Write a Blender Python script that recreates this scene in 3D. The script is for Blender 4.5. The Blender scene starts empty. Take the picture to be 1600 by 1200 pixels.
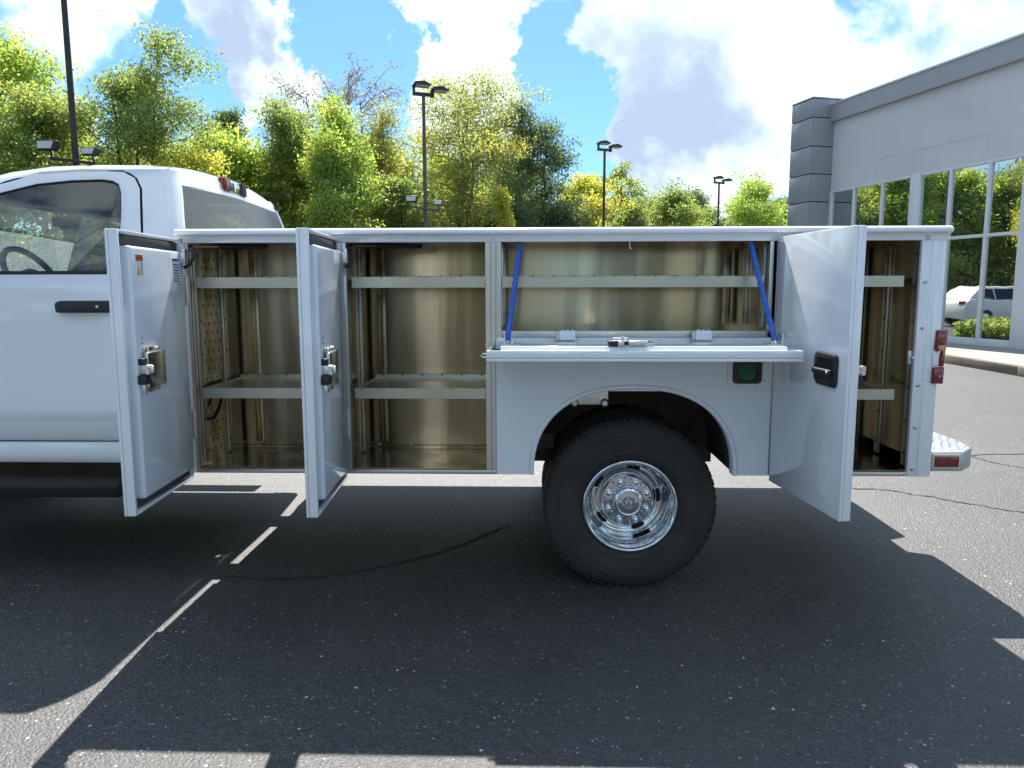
import bpy, bmesh, math, random
import numpy as np
from mathutils import Vector, Matrix

# ------------------------------------------------------------------ camera
scene = bpy.context.scene
cd = bpy.data.cameras.new('camera')
cam = bpy.data.objects.new('camera', cd)
scene.collection.objects.link(cam)
scene.camera = cam
F_PX = 1150.0
PITCH, YAW, ROLL = math.radians(7.4), math.radians(1.7), math.radians(-0.12)
CAM = Vector((0, -3.25, 1.405))
fw = Vector((-math.sin(YAW)*math.cos(PITCH), math.cos(YAW)*math.cos(PITCH), -math.sin(PITCH)))
r0 = Vector((math.cos(YAW), math.sin(YAW), 0)); u0 = r0.cross(fw)
rt = r0*math.cos(ROLL)+u0*math.sin(ROLL); up = u0*math.cos(ROLL)-r0*math.sin(ROLL)
cam.matrix_world = Matrix(((rt.x, up.x, -fw.x, CAM.x), (rt.y, up.y, -fw.y, CAM.y), (rt.z, up.z, -fw.z, CAM.z), (0, 0, 0, 1)))
cd.sensor_width = 36.0
cd.lens = 36.0*F_PX/1600.0
cd.clip_end = 3000.0
cd.clip_start = 0.05

# ------------------------------------------------------------------ sun, sky, exposure
TO_SUN = Vector((-0.06, 0.705, 1.0)).normalized()
EL = math.asin(TO_SUN.z); AZ = math.atan2(TO_SUN.x, TO_SUN.y)
sl = bpy.data.lights.new('sun', 'SUN'); sl.energy = 5.0; sl.angle = math.radians(0.53); sl.color = (1.0, 0.955, 0.88)
so = bpy.data.objects.new('sun', sl); scene.collection.objects.link(so)
so.rotation_euler = TO_SUN.to_track_quat('Z', 'Y').to_euler(); so.location = (0, 10, 20)
EXPOSURE = 1.10
CLOUD_WHITE = 0.64
scene.view_settings.view_transform = 'Standard'
scene.view_settings.look = 'None'
scene.view_settings.exposure = EXPOSURE
scene.view_settings.gamma = 1.0
scene.view_settings.use_curve_mapping = False

world = bpy.data.worlds.new('World'); scene.world = world; world.use_nodes = True
wn = world.node_tree.nodes; wl = world.node_tree.links
wn.clear()

class NT:
    """small helper to chain shader nodes"""
    def __init__(s, tree): s.t = tree; s.n = tree.nodes; s.l = tree.links
    def node(s, typ, **kw):
        n = s.n.new(typ)
        for k, v in kw.items(): setattr(n, k, v)
        return n
    def put(s, sock, val):
        if isinstance(val, bpy.types.NodeSocket): s.l.new(val, sock)
        elif val is not None: sock.default_value = val
    def math(s, op, a, b=None, c=None, clamp=False):
        n = s.node('ShaderNodeMath', operation=op, use_clamp=clamp)
        s.put(n.inputs[0], a)
        if b is not None: s.put(n.inputs[1], b)
        if c is not None: s.put(n.inputs[2], c)
        return n.outputs[0]
    def vmath(s, op, a, b=None):
        n = s.node('ShaderNodeVectorMath', operation=op)
        s.put(n.inputs[0], a)
        if b is not None: s.put(n.inputs[1], b)
        return n.outputs['Value'] if op in ('DOT_PRODUCT', 'LENGTH') else n.outputs[0]
    def noise(s, vec, scale, detail=4, rough=0.5, dist=0.0):
        n = s.node('ShaderNodeTexNoise')
        if vec is not None: s.l.new(vec, n.inputs['Vector'])
        n.inputs['Scale'].default_value = scale; n.inputs['Detail'].default_value = detail
        n.inputs['Roughness'].default_value = rough; n.inputs['Distortion'].default_value = dist
        return n.outputs['Fac']
    def ramp(s, fac, stops, interp='LINEAR'):
        n = s.node('ShaderNodeValToRGB'); cr = n.color_ramp; cr.interpolation = interp
        while len(cr.elements) < len(stops): cr.elements.new(0.5)
        for e, (p, c) in zip(cr.elements, stops):
            e.position = p; e.color = (c[0], c[1], c[2], 1) if not isinstance(c, (int, float)) else (c, c, c, 1)
        s.l.new(fac, n.inputs[0]); return n.outputs[0]
    def mix(s, fac, a, b, blend='MIX'):
        n = s.node('ShaderNodeMix', data_type='RGBA', blend_type=blend)
        s.put(n.inputs[0], fac)
        for i, v in ((6, a), (7, b)):
            if isinstance(v, (tuple, list)): v = (v[0], v[1], v[2], 1)
            s.put(n.inputs[i], v)
        return n.outputs[2]
    def smooth(s, v, lo, hi, o0=0.0, o1=1.0):
        n = s.node('ShaderNodeMapRange', interpolation_type='SMOOTHSTEP')
        s.put(n.inputs[0], v); n.inputs[1].default_value = lo; n.inputs[2].default_value = hi
        n.inputs[3].default_value = o0; n.inputs[4].default_value = o1
        return n.outputs[0]

def build_world():
    T = NT(world.node_tree)
    out = T.node('ShaderNodeOutputWorld'); bg = T.node('ShaderNodeBackground')
    sky = T.node('ShaderNodeTexSky', sky_type='NISHITA', sun_disc=False, sun_elevation=EL, sun_rotation=AZ)
    sky.air_density = 1.0; sky.dust_density = 0.6; sky.ozone_density = 1.6; sky.altitude = 200
    tc = T.node('ShaderNodeTexCoord'); d = tc.outputs['Generated']
    dn = T.vmath('NORMALIZE', d)
    sp = T.node('ShaderNodeSeparateXYZ'); T.l.new(dn, sp.inputs[0])
    zz = T.math('ADD', T.math('MAXIMUM', sp.outputs[2], 0.0), 0.22)
    px_ = T.math('DIVIDE', sp.outputs[0], zz); py_ = T.math('DIVIDE', sp.outputs[1], zz)
    cb = T.node('ShaderNodeCombineXYZ'); T.l.new(px_, cb.inputs[0]); T.l.new(py_, cb.inputs[1]); cb.inputs[2].default_value = 4.2
    pv = cb.outputs[0]
    wn1 = T.node('ShaderNodeTexNoise'); T.l.new(dn, wn1.inputs['Vector']); wn1.inputs['Scale'].default_value = 9.0; wn1.inputs['Detail'].default_value = 6; wn1.inputs['Roughness'].default_value = .62
    sc_ = T.node('ShaderNodeVectorMath', operation='MULTIPLY_ADD'); T.l.new(wn1.outputs['Color'], sc_.inputs[0]); sc_.inputs[1].default_value = (.22, .22, .22); sc_.inputs[2].default_value = (-.11, -.11, -.11)
    dw = T.vmath('NORMALIZE', T.vmath('ADD', dn, sc_.outputs[0]))
    def blob(x, y, r):   # a round weight about one direction of the sky
        c = (fw*F_PX + rt*(x-800) + up*(600-y)).normalized()
        return T.smooth(T.vmath('DOT_PRODUCT', dw, tuple(c)), math.cos(math.atan(r/F_PX)), 1.0)
    def total(base, lst):
        acc = base
        for x, y, r, w in lst: acc = T.math('MULTIPLY_ADD', blob(x, y, r), w, acc)
        return acc
    n1 = T.noise(pv, 1.1, 2, 0.5, 0.0)
    n2 = T.noise(dn, 8.5, 7, 0.58, 0.0)
    base = T.math('ADD', T.math('MULTIPLY', n1, 0.45), T.math('MULTIPLY', n2, 0.60))
    cover = total(base, [(285, 110, 120, -.26), (262, 190, 80, -.18), (330, 160, 50, -.14), (530, 45, 120, -.34), (480, -20, 120, -.2), (600, 110, 70, -.22), (855, 40, 70, -.16), (880, 140, 90, -.28), (845, 95, 60, -.2),
                         (925, 225, 80, -.26), (960, 268, 60, -.15), (1010, 285, 50, -.1), (60, 60, 90, -.14), (-60, 60, 120, -.1), (1245, 130, 70, -.13),
                         (440, 75, 85, .20), (380, 20, 110, .20), (350, 80, 80, .12), (700, 60, 130, .22), (770, 190, 130, .12), (1100, 130, 230, .24), (1350, 60, 260, .11), (1330, 40, 80, -.10), (1490, 90, 90, -.10), (130, 60, 110, .10), (340, 215, 70, .2), (880, 225, 40, .12), (400, 170, 60, .1)])
    mask = T.smooth(cover, 0.465, 0.61)
    body = T.smooth(cover, 0.56, 0.80)
    n3 = T.noise(dn, 5.6, 7, 0.60, 0.0)
    shade = total(T.math('MULTIPLY_ADD', n3, 1.45, T.math('MULTIPLY', body, .10)), [(345, 45, 110, .34), (380, 105, 80, .26), (1040, 130, 170, .30), (1120, 210, 150, .34), (960, 80, 110, .12), (1190, 175, 120, .12), (755, 100, 80, .12), (80, 90, 110, .12), (1000, 200, 90, .12),
                          (445, 70, 75, -.30), (440, 150, 60, -.2), (690, 40, 130, -.22), (1200, 50, 150, -.30), (1400, 110, 160, -.06), (1520, 20, 120, .16), (1180, 290, 120, -.3), (1050, 290, 80, -.2), (150, 30, 90, -.2), (340, 220, 60, -.2)])
    sfac = T.smooth(shade, 0.52, 1.34)
    W = CLOUD_WHITE
    ccol = T.mix(sfac, (W*.89, W*1.04, W*1.11), (W*.41, W*.51, W*.68))
    skyc = T.mix(1.0, sky.outputs[0], (0.040, 0.067, 0.092), 'MULTIPLY')
    veil = T.mix(0.03, skyc, (W, W, W))
    col = T.mix(mask, veil, ccol)
    T.l.new(col, bg.inputs[0]); bg.inputs[1].default_value = 1.0
    T.l.new(bg.outputs[0], out.inputs[0])
build_world()
world.cycles.sampling_method = 'MANUAL'; world.cycles.sample_map_resolution = 256

# ------------------------------------------------------------------ materials
def new_mat(name):
    m = bpy.data.materials.new(name); m.use_nodes = True
    t = NT(m.node_tree); b = m.node_tree.nodes['Principled BSDF']
    return m, t, b
def pm(name, col, rough=0.5, metal=0.0, coat=0.0, spec=None, var=0.0, vscale=6.0, bump=0.0, bscale=60.0, rvar=0.0):
    m, t, b = new_mat(name)
    b.inputs['Base Color'].default_value = (*col, 1); b.inputs['Roughness'].default_value = rough
    b.inputs['Metallic'].default_value = metal
    if coat: b.inputs['Coat Weight'].default_value = coat; b.inputs['Coat Roughness'].default_value = 0.06
    if spec is not None: b.inputs['Specular IOR Level'].default_value = spec
    tc = t.node('ShaderNodeTexCoord').outputs['Object']
    if var:
        f = t.noise(tc, vscale, 5, 0.6)
        lo = tuple(c*(1-var) for c in col); hi = tuple(min(1, c*(1+var)) for c in col)
        t.l.new(t.ramp(f, [(0.3, lo), (0.7, hi)]), b.inputs['Base Color'])
    if rvar:
        f = t.noise(tc, vscale*2.3, 5, 0.6)
        t.l.new(t.smooth(f, .3, .7, max(.02, rough-rvar), rough+rvar), b.inputs['Roughness'])
    if bump:
        bn = t.node('ShaderNodeBump'); bn.inputs['Strength'].default_value = bump; bn.inputs['Distance'].default_value = 0.01
        t.l.new(t.noise(tc, bscale, 4, 0.6), bn.inputs['Height']); t.l.new(bn.outputs[0], b.inputs['Normal'])
    return m

M = {}
M['paint'] = pm('white_paint', (0.81, 0.825, 0.84), 0.14, 0, 1.0, var=0.02, vscale=2.2, rvar=.06, bump=.04, bscale=2.2)
M['paint_in'] = pm('white_inner_paint', (0.77, 0.81, 0.84), 0.15, 0, 0.8, var=0.02, vscale=4, rvar=.05, bump=.05, bscale=3.5)
M['trim'] = pm('stainless_trim', (0.62, 0.60, 0.55), 0.34, 0.9, var=0.05, vscale=5, rvar=.06)
M['shelf'] = pm('shelf_metal', (0.52, 0.485, 0.40), 0.32, 0.92, var=0.08, vscale=4, rvar=.05)
M['steel'] = pm('polished_steel', (0.62, 0.62, 0.61), 0.22, 1.0, var=0.1, vscale=20)
M['zinc'] = pm('zinc_latch', (0.75, 0.75, 0.72), 0.3, 0.9, var=0.15, vscale=40)
M['bumper'] = pm('bumper_aluminium', (0.52, 0.53, 0.545), 0.42, 0.7, var=0.06, vscale=6, rvar=.06)
M['stepblack'] = pm('step_black', (0.018, 0.015, 0.014), 0.8)
M['chrome'] = pm('chrome', (0.72, 0.73, 0.75), 0.035, 1.0)
M['rubber'] = pm('tyre_rubber', (0.038, 0.032, 0.027), 0.8, var=0.25, vscale=9, bump=.15, bscale=90)
M['blackp'] = pm('black_plastic', (0.018, 0.018, 0.02), 0.55, var=0.15, vscale=30)
M['under'] = pm('chassis_black', (0.085, 0.056, 0.042), 0.85, var=0.35, vscale=7, bump=.2)
M['hole'] = pm('dark_opening', (0.008, 0.008, 0.009), 0.9)
M['seal'] = pm('rubber_seal', (0.055, 0.055, 0.055), 0.7)
M['bluecable'] = pm('blue_vinyl', (0.016, 0.10, 0.46), 0.4, var=0.3, vscale=120)
M['green'] = pm('green_cap', (0.015, 0.12, 0.075), 0.5)
M['red'] = pm('red_lens', (0.20, 0.010, 0.012), 0.18, 0, 0.5)
M['amber'] = pm('amber_lens', (0.55, 0.24, 0.12), 0.2, 0, 0.4)
M['cream'] = pm('cream_bezel', (0.62, 0.56, 0.45), 0.4)
M['orange'] = pm('orange_print', (0.75, 0.13, 0.02), 0.5)
M['yellow'] = pm('yellow_print', (0.80, 0.62, 0.05), 0.5)
M['ink'] = pm('black_print', (0.03, 0.03, 0.035), 0.5)
M['purple'] = pm('violet_print', (0.12, 0.10, 0.30), 0.5)
M['label'] = pm('label_white', (0.80, 0.80, 0.82), 0.5)
M['interior'] = pm('cab_interior', (0.035, 0.036, 0.038), 0.6, var=0.1)
M['dash'] = pm('dash_grey', (0.16, 0.17, 0.165), 0.6, var=0.1)
M['headliner'] = pm('headliner', (0.10, 0.10, 0.10), 0.9)
M['pole'] = pm('bronze_pole', (0.035, 0.030, 0.028), 0.5, 0.2, var=0.15, vscale=2)
M['pole2'] = pm('weathered_pole', (0.085, 0.075, 0.068), 0.6, 0.1, var=0.2, vscale=2)
M['lens'] = pm('lamp_lens', (0.50, 0.51, 0.49), 0.35)
M['stucco'] = pm('grey_stucco', (0.62, 0.605, 0.60), 0.9, var=0.05, vscale=.8, bump=.25, bscale=45)
M['fascia'] = pm('fascia_metal', (0.37, 0.37, 0.38), 0.55, 0.2, var=0.05, vscale=.6)
M['panel'] = pm('pilaster_panel', (0.31, 0.315, 0.335), 0.5, 0.1, var=0.10, vscale=.7)
M['ghost'] = pm('sign_ghost', (0.60, 0.60, 0.615), 0.9)
M['alu'] = pm('white_aluminium', (0.66, 0.67, 0.68), 0.45, var=0.03, vscale=2)
M['concrete'] = pm('concrete', (0.30, 0.28, 0.25), 0.9, var=0.2, vscale=3, bump=.4, bscale=30)
M['kerb_shaded'] = pm('kerb_shaded_brown', (0.15, 0.125, 0.10), 0.95, var=0.3, vscale=4, bump=.5, bscale=20)  # dark brown holds the shade of the kerb face in its colour
M['grass'] = pm('grass_ground', (0.055, 0.095, 0.022), 0.9, var=0.35, vscale=3)
M['bark'] = pm('bark', (0.060, 0.048, 0.038), 0.9, var=0.35, vscale=5, bump=.5, bscale=25)
M['carpaint'] = pm('car_white', (0.78, 0.78, 0.78), 0.25, 0, 0.5)
M['crack'] = pm('crack_filler', (0.055, 0.045, 0.037), 0.85, var=0.4, vscale=9)

def metal_liner():
    m, t, b = new_mat('mill_aluminium')
    tc = t.node('ShaderNodeTexCoord').outputs['Object']
    mp = t.node('ShaderNodeMapping'); t.l.new(tc, mp.inputs[0]); mp.inputs['Scale'].default_value = (1.0, 1.0, 60.0)
    br = t.noise(mp.outputs[0], 3.0, 5, 0.65)
    mp2 = t.node('ShaderNodeMapping'); t.l.new(tc, mp2.inputs[0]); mp2.inputs['Scale'].default_value = (5.0, 5.0, 0.35)
    reflect_bands = t.noise(mp2.outputs[0], 1.1, 3, 0.5, .3)
    blot = t.noise(tc, 3.4, 6, 0.65, .6)
    c = t.mix(t.smooth(reflect_bands, .40, .62), (0.25, 0.198, 0.125), (0.62, 0.50, 0.345))  # vertical reflection bands and warm reflected light put into the base colour
    c = t.mix(t.math('MULTIPLY', t.smooth(br, .45, .7), .10), c, (0.70, 0.66, 0.58))
    c = t.mix(t.math('MULTIPLY', t.smooth(blot, .6, .72), .10), c, (0.20, 0.17, 0.12))
    t.l.new(c, b.inputs['Base Color'])
    b.inputs['Metallic'].default_value = 0.95
    t.l.new(t.math('ADD', .15, t.math('MULTIPLY', br, .07)), b.inputs['Roughness'])
    b.inputs['Anisotropic'].default_value = 0.75; b.inputs['Anisotropic Rotation'].default_value = 0.25
    tg = t.node('ShaderNodeTangent', direction_type='RADIAL', axis='Z'); t.l.new(tg.outputs[0], b.inputs['Tangent'])
    return m
M['liner'] = metal_liner()

def glass_mat(name, tint, spec=1.0, base_gloss=0.04):
    m, t, b = new_mat(name)
    t.n.remove(b)
    out = t.n['Material Output']
    tr = t.node('ShaderNodeBsdfTransparent'); tr.inputs[0].default_value = (*tint, 1)
    gl = t.node('ShaderNodeBsdfGlossy'); gl.inputs['Roughness'].default_value = 0.01; gl.inputs[0].default_value = (.95, .97, 1, 1)
    lw = t.node('ShaderNodeLayerWeight'); lw.inputs[0].default_value = 0.5
    fr = t.math('MULTIPLY_ADD', t.math('POWER', lw.outputs['Facing'], 5.0), .94, .05)
    mx = t.node('ShaderNodeMixShader')
    t.l.new(t.math('ADD', t.math('MULTIPLY', fr, spec), base_gloss, clamp=True), mx.inputs[0])
    t.l.new(tr.outputs[0], mx.inputs[1]); t.l.new(gl.outputs[0], mx.inputs[2]); t.l.new(mx.outputs[0], out.inputs[0])
    return m
M['cabglass'] = glass_mat('cab_glass', (0.80, 0.88, 0.83), 1.0, 0.03)
M['rearglass'] = glass_mat('rear_glass', (0.14, 0.16, 0.17), 1.0, 0.02)
M['carglass'] = pm('car_glass', (0.02, 0.02, 0.022), 0.05, 0, 0.3)

def shop_glass():
    m, t, b = new_mat('shop_glass')
    t.n.remove(b); out = t.n['Material Output']
    df = t.node('ShaderNodeBsdfDiffuse'); df.inputs[0].default_value = (0.022, 0.026, 0.026, 1)
    gl = t.node('ShaderNodeBsdfGlossy'); gl.inputs['Roughness'].default_value = 0.0; gl.inputs[0].default_value = (0.90, 0.95, 0.93, 1)
    tc = t.node('ShaderNodeTexCoord').outputs['Object']
    bn = t.node('ShaderNodeBump'); bn.inputs['Strength'].default_value = 0.05; bn.inputs['Distance'].default_value = 0.05
    t.l.new(t.noise(tc, 1.1, 2, 0.5), bn.inputs['Height']); t.l.new(bn.outputs[0], gl.inputs['Normal'])
    fr = t.node('ShaderNodeFresnel'); fr.inputs[0].default_value = 1.5
    mx = t.node('ShaderNodeMixShader'); t.l.new(t.math('ADD', fr.outputs[0], .60, clamp=True), mx.inputs[0])
    t.l.new(df.outputs[0], mx.inputs[1]); t.l.new(gl.outputs[0], mx.inputs[2]); t.l.new(mx.outputs[0], out.inputs[0])
    return m
M['shopglass'] = shop_glass()

def asphalt():
    m, t, b = new_mat('asphalt')
    tc = t.node('ShaderNodeTexCoord').outputs['Object']
    big = t.noise(tc, 0.55, 5, 0.6, .4); mid = t.noise(tc, 7.0, 4, 0.6); fine = t.noise(tc, 210.0, 3, 0.7)
    v = t.node('ShaderNodeTexVoronoi'); t.l.new(tc, v.inputs['Vector']); v.inputs['Scale'].default_value = 95.0
    sepc = t.node('ShaderNodeSeparateColor'); t.l.new(v.outputs['Color'], sepc.inputs[0])
    agg = t.math('MULTIPLY', sepc.outputs[0], 1.0)
    c = t.mix(agg, (0.014, 0.0145, 0.016), (0.080, 0.080, 0.079))
    c = t.mix(t.smooth(fine, .35, .65), t.mix(.6, c, (0.032, 0.031, 0.031)), c)
    c = t.mix(t.math('MULTIPLY', t.smooth(big, .38, .66), .35), c, (0.075, 0.073, 0.069))
    c = t.mix(t.math('MULTIPLY', t.smooth(mid, .4, .7), .25), c, (0.052, 0.050, 0.049))
    st1 = t.noise(tc, 1.3, 5, .62, .8); st2 = t.noise(tc, 3.1, 4, .6, .5)
    c = t.mix(t.math('MULTIPLY', t.smooth(st1, .58, .72), .55), c, (0.020, 0.020, 0.020))
    c = t.mix(t.math('MULTIPLY', t.smooth(st2, .62, .78), .35), c, (0.13, 0.124, 0.112))
    # pale stone chips
    def chips(scale, keep, rad, cluster):
        vv = t.node('ShaderNodeTexVoronoi'); t.l.new(tc, vv.inputs['Vector']); vv.inputs['Scale'].default_value = scale
        sc = t.node('ShaderNodeSeparateColor'); t.l.new(vv.outputs['Color'], sc.inputs[0])
        k = t.math('GREATER_THAN', t.math('ADD', sc.outputs[0], t.math('MULTIPLY', t.math('SUBTRACT', t.noise(tc, 1.7, 3, .6), .5), cluster)), keep)
        rr = t.math('MULTIPLY', sc.outputs[1], rad)
        return t.math('MULTIPLY', k, t.math('LESS_THAN', vv.outputs['Distance'], rr)), sc.outputs[2]
    k1, w1 = chips(32.0, 0.78, 0.21, .6)
    k2, w2 = chips(80.0, 0.72, 0.36, .8)
    c = t.mix(t.math('MULTIPLY', k1, t.smooth(w1, 0, 1, .35, 1)), c, (0.52, 0.51, 0.48))
    c = t.mix(t.math('MULTIPLY', k2, t.smooth(w2, 0, 1, .2, .85)), c, (0.40, 0.39, 0.37))
    t.l.new(c, b.inputs['Base Color'])
    b.inputs['Roughness'].default_value = 0.55; b.inputs['Specular IOR Level'].default_value = 0.8
    bn = t.node('ShaderNodeBump'); bn.inputs['Strength'].default_value = 0.5; bn.inputs['Distance'].default_value = 0.007
    h = t.math('ADD', t.math('MULTIPLY', v.outputs['Distance'], -1.0), t.math('MULTIPLY', fine, .6))
    t.l.new(h, bn.inputs['Height']); t.l.new(bn.outputs[0], b.inputs['Normal'])
    return m
M['asphalt'] = asphalt()

def leaf_mat(name, dark, lightc, odd, trans=0.64, oddf=.86):
    dark, lightc, odd = [tuple(c*k for c, k in zip(q, (2.45, 2.35, 3.0))) for q in (tuple(v*1.5 for v in dark), lightc, odd)]
    m, t, b = new_mat(name)
    t.n.remove(b); out = t.n['Material Output']
    at = t.node('ShaderNodeAttribute', attribute_name='leafcol', attribute_type='GEOMETRY')
    col = t.ramp(at.outputs['Fac'], [(0.0, dark), (0.55, tuple((a+b_)/2 for a, b_ in zip(dark, lightc))), (oddf, lightc), (1.0, odd)])
    df = t.node('ShaderNodeBsdfDiffuse'); t.l.new(col, df.inputs[0])
    tl = t.node('ShaderNodeBsdfTranslucent')
    t.l.new(t.mix(1.0, col, (1.85, 1.80, 1.0), 'MULTIPLY'), tl.inputs[0])
    mx = t.node('ShaderNodeMixShader'); mx.inputs[0].default_value = trans
    t.l.new(df.outputs[0], mx.inputs[1]); t.l.new(tl.outputs[0], mx.inputs[2])
    gl = t.node('ShaderNodeBsdfGlossy'); gl.inputs['Roughness'].default_value = 0.4
    m2 = t.node('ShaderNodeMixShader'); m2.inputs[0].default_value = 0.04
    t.l.new(mx.outputs[0], m2.inputs[1]); t.l.new(gl.outputs[0], m2.inputs[2]); t.l.new(m2.outputs[0], out.inputs[0])
    return m
M['leaf_green'] = leaf_mat('leaf_green', (0.045, 0.066, 0.022), (0.105, 0.132, 0.035), (0.17, 0.17, 0.045))
M['leaf_bright'] = leaf_mat('leaf_bright', (0.060, 0.092, 0.022), (0.135, 0.170, 0.035), (0.21, 0.20, 0.04))
M['leaf_dark'] = leaf_mat('leaf_dark', (0.028, 0.046, 0.022), (0.055, 0.080, 0.032), (0.09, 0.10, 0.035), .5)
M['leaf_yellow'] = leaf_mat('leaf_yellow', (0.095, 0.110, 0.022), (0.180, 0.178, 0.032), (0.25, 0.205, 0.035))
M['leaf_brown'] = leaf_mat('leaf_brown', (0.070, 0.062, 0.040), (0.12, 0.105, 0.060), (0.17, 0.13, 0.07), .3)
M['leaf_olive'] = leaf_mat('leaf_olive', (0.060, 0.075, 0.024), (0.130, 0.137, 0.034), (0.20, 0.175, 0.04))

# ------------------------------------------------------------------ mesh helpers
class MB:
    def __init__(s): s.v = []; s.f = []
    def add(s, vs, fs):
        o = len(s.v); s.v += [tuple(p) for p in vs]; s.f += [tuple(i+o for i in f) for f in fs]; return s
    def box(s, x0, x1, y0, y1, z0, z1):
        return s.add([(x0, y0, z0), (x1, y0, z0), (x1, y1, z0), (x0, y1, z0), (x0, y0, z1), (x1, y0, z1), (x1, y1, z1), (x0, y1, z1)],
                     [(0, 3, 2, 1), (4, 5, 6, 7), (0, 1, 5, 4), (1, 2, 6, 5), (2, 3, 7, 6), (3, 0, 4, 7)])
    def prism(s, pts, axis, a, b):
        n = len(pts)
        def mk(p, t): return {'x': (t, p[0], p[1]), 'y': (p[0], t, p[1]), 'z': (p[0], p[1], t)}[axis]
        vs = [mk(p, a) for p in pts]+[mk(p, b) for p in pts]
        fs = [tuple(range(n)), tuple(range(2*n-1, n-1, -1))]+[(i, (i+1) % n, n+(i+1) % n, n+i) for i in range(n)]
        return s.add(vs, fs)
    def ring(s, c, ax, r, n):
        ax = Vector(ax).normalized(); a = ax.orthogonal().normalized(); b = ax.cross(a)
        return [tuple(Vector(c)+(a*math.cos(2*math.pi*i/n)+b*math.sin(2*math.pi*i/n))*r) for i in range(n)]
    def cyl(s, p0, p1, r0, r1=None, n=12, caps=True):
        r1 = r0 if r1 is None else r1; ax = Vector(p1)-Vector(p0)
        vs = s.ring(p0, ax, r0, n)+s.ring(p1, ax, r1, n)
        fs = [(i, (i+1) % n, n+(i+1) % n, n+i) for i in range(n)]
        if caps: fs += [tuple(range(n-1, -1, -1)), tuple(range(n, 2*n))]
        return s.add(vs, fs)
    def lathe(s, c, ax, prof, n=32, closed=False):
        """prof: (radius, offset along ax)"""
        ax = Vector(ax).normalized(); vs = []; m = len(prof)
        for r, h in prof: vs += s.ring(Vector(c)+ax*h, ax, max(r, 1e-4), n)
        fs = [(k*n+i, k*n+(i+1) % n, ((k+1) % m)*n+(i+1) % n, ((k+1) % m)*n+i) for k in range(m if closed else m-1) for i in range(n)]
        return s.add(vs, fs)
    def tube(s, pts, r, n=8, rr=None):
        pts = [Vector(p) for p in pts]; vs = []; m = len(pts)
        t0 = (pts[1]-pts[0]).normalized(); a = t0.orthogonal().normalized()
        for k in range(m):
            t = (pts[min(k+1, m-1)]-pts[max(k-1, 0)]).normalized()
            a = (a-t*a.dot(t)).normalized(); b = t.cross(a); q = r if rr is None else rr[k]
            vs += [tuple(pts[k]+(a*math.cos(2*math.pi*i/n)+b*math.sin(2*math.pi*i/n))*q) for i in range(n)]
        fs = [(k*n+i, k*n+(i+1) % n, (k+1)*n+(i+1) % n, (k+1)*n+i) for k in range(m-1) for i in range(n)]
        fs += [tuple(range(n-1, -1, -1)), tuple(range((m-1)*n, m*n))]
        return s.add(vs, fs)
    def sheet(s, rows):
        m = len(rows[0]); vs = [p for r in rows for p in r]
        return s.add(vs, [(k*m+i, k*m+i+1, (k+1)*m+i+1, (k+1)*m+i) for k in range(len(rows)-1) for i in range(m-1)])
    def ball(s, c, r, n=10, sq=(1, 1, 1)):
        vs = []; fs = []; m = max(4, n//2)
        for j in range(m+1):
            th = math.pi*j/m
            for i in range(n):
                ph = 2*math.pi*i/n
                vs.append((c[0]+r*sq[0]*math.sin(th)*math.cos(ph), c[1]+r*sq[1]*math.sin(th)*math.sin(ph), c[2]+r*sq[2]*math.cos(th)))
        for j in range(m):
            for i in range(n): fs.append((j*n+i, j*n+(i+1) % n, (j+1)*n+(i+1) % n, (j+1)*n+i))
        return s.add(vs, fs)
    def map(s, fn): s.v = [tuple(fn(*p)) for p in s.v]; return s
    def build(s, name, mat, parent=None, bevel=0.0, seg=2, smooth=True, ang=35, kind=None, label=None):
        off = Vector((0, 0, 0)); r = parent
        while r is not None:
            if r.parent is None: off = r.location.copy()
            r = r.parent
        me = bpy.data.meshes.new(name)
        me.from_pydata([(x-off.x, y-off.y, z-off.z) for x, y, z in s.v], [], s.f)
        bm = bmesh.new(); bm.from_mesh(me)
        bmesh.ops.remove_doubles(bm, verts=bm.verts, dist=1e-5)
        bmesh.ops.recalc_face_normals(bm, faces=bm.faces)
        if bevel:
            es = [e for e in bm.edges if len(e.link_faces) == 2 and e.calc_face_angle(0) > math.radians(30)]
            bmesh.ops.bevel(bm, geom=es, offset=bevel, segments=seg, profile=0.5, affect='EDGES', clamp_overlap=True)
        if smooth:
            for f in bm.faces: f.smooth = True
        bm.to_mesh(me); bm.free()
        if smooth: me.set_sharp_from_angle(angle=math.radians(ang))
        me.materials.append(M[mat] if isinstance(mat, str) else mat)
        o = bpy.data.objects.new(name, me); scene.collection.objects.link(o)
        if parent is not None: o.parent = parent
        if kind: o['kind'] = kind
        if label: o['label'] = label
        return o

def empty(name, loc, label, cat, group=None):
    o = bpy.data.objects.new(name, None); scene.collection.objects.link(o)
    o.location = loc; o.empty_display_size = 0.3
    o['label'] = label; o['category'] = cat
    if group: o['group'] = group
    return o
def tag(o, label, cat, group=None):
    o['label'] = label; o['category'] = cat
    if group: o['group'] = group
    return o
def bx(name, mat, parent, dims, bevel=0.0, seg=2, **k): return MB().box(*dims).build(name, mat, parent, bevel, seg, **k)

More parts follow.
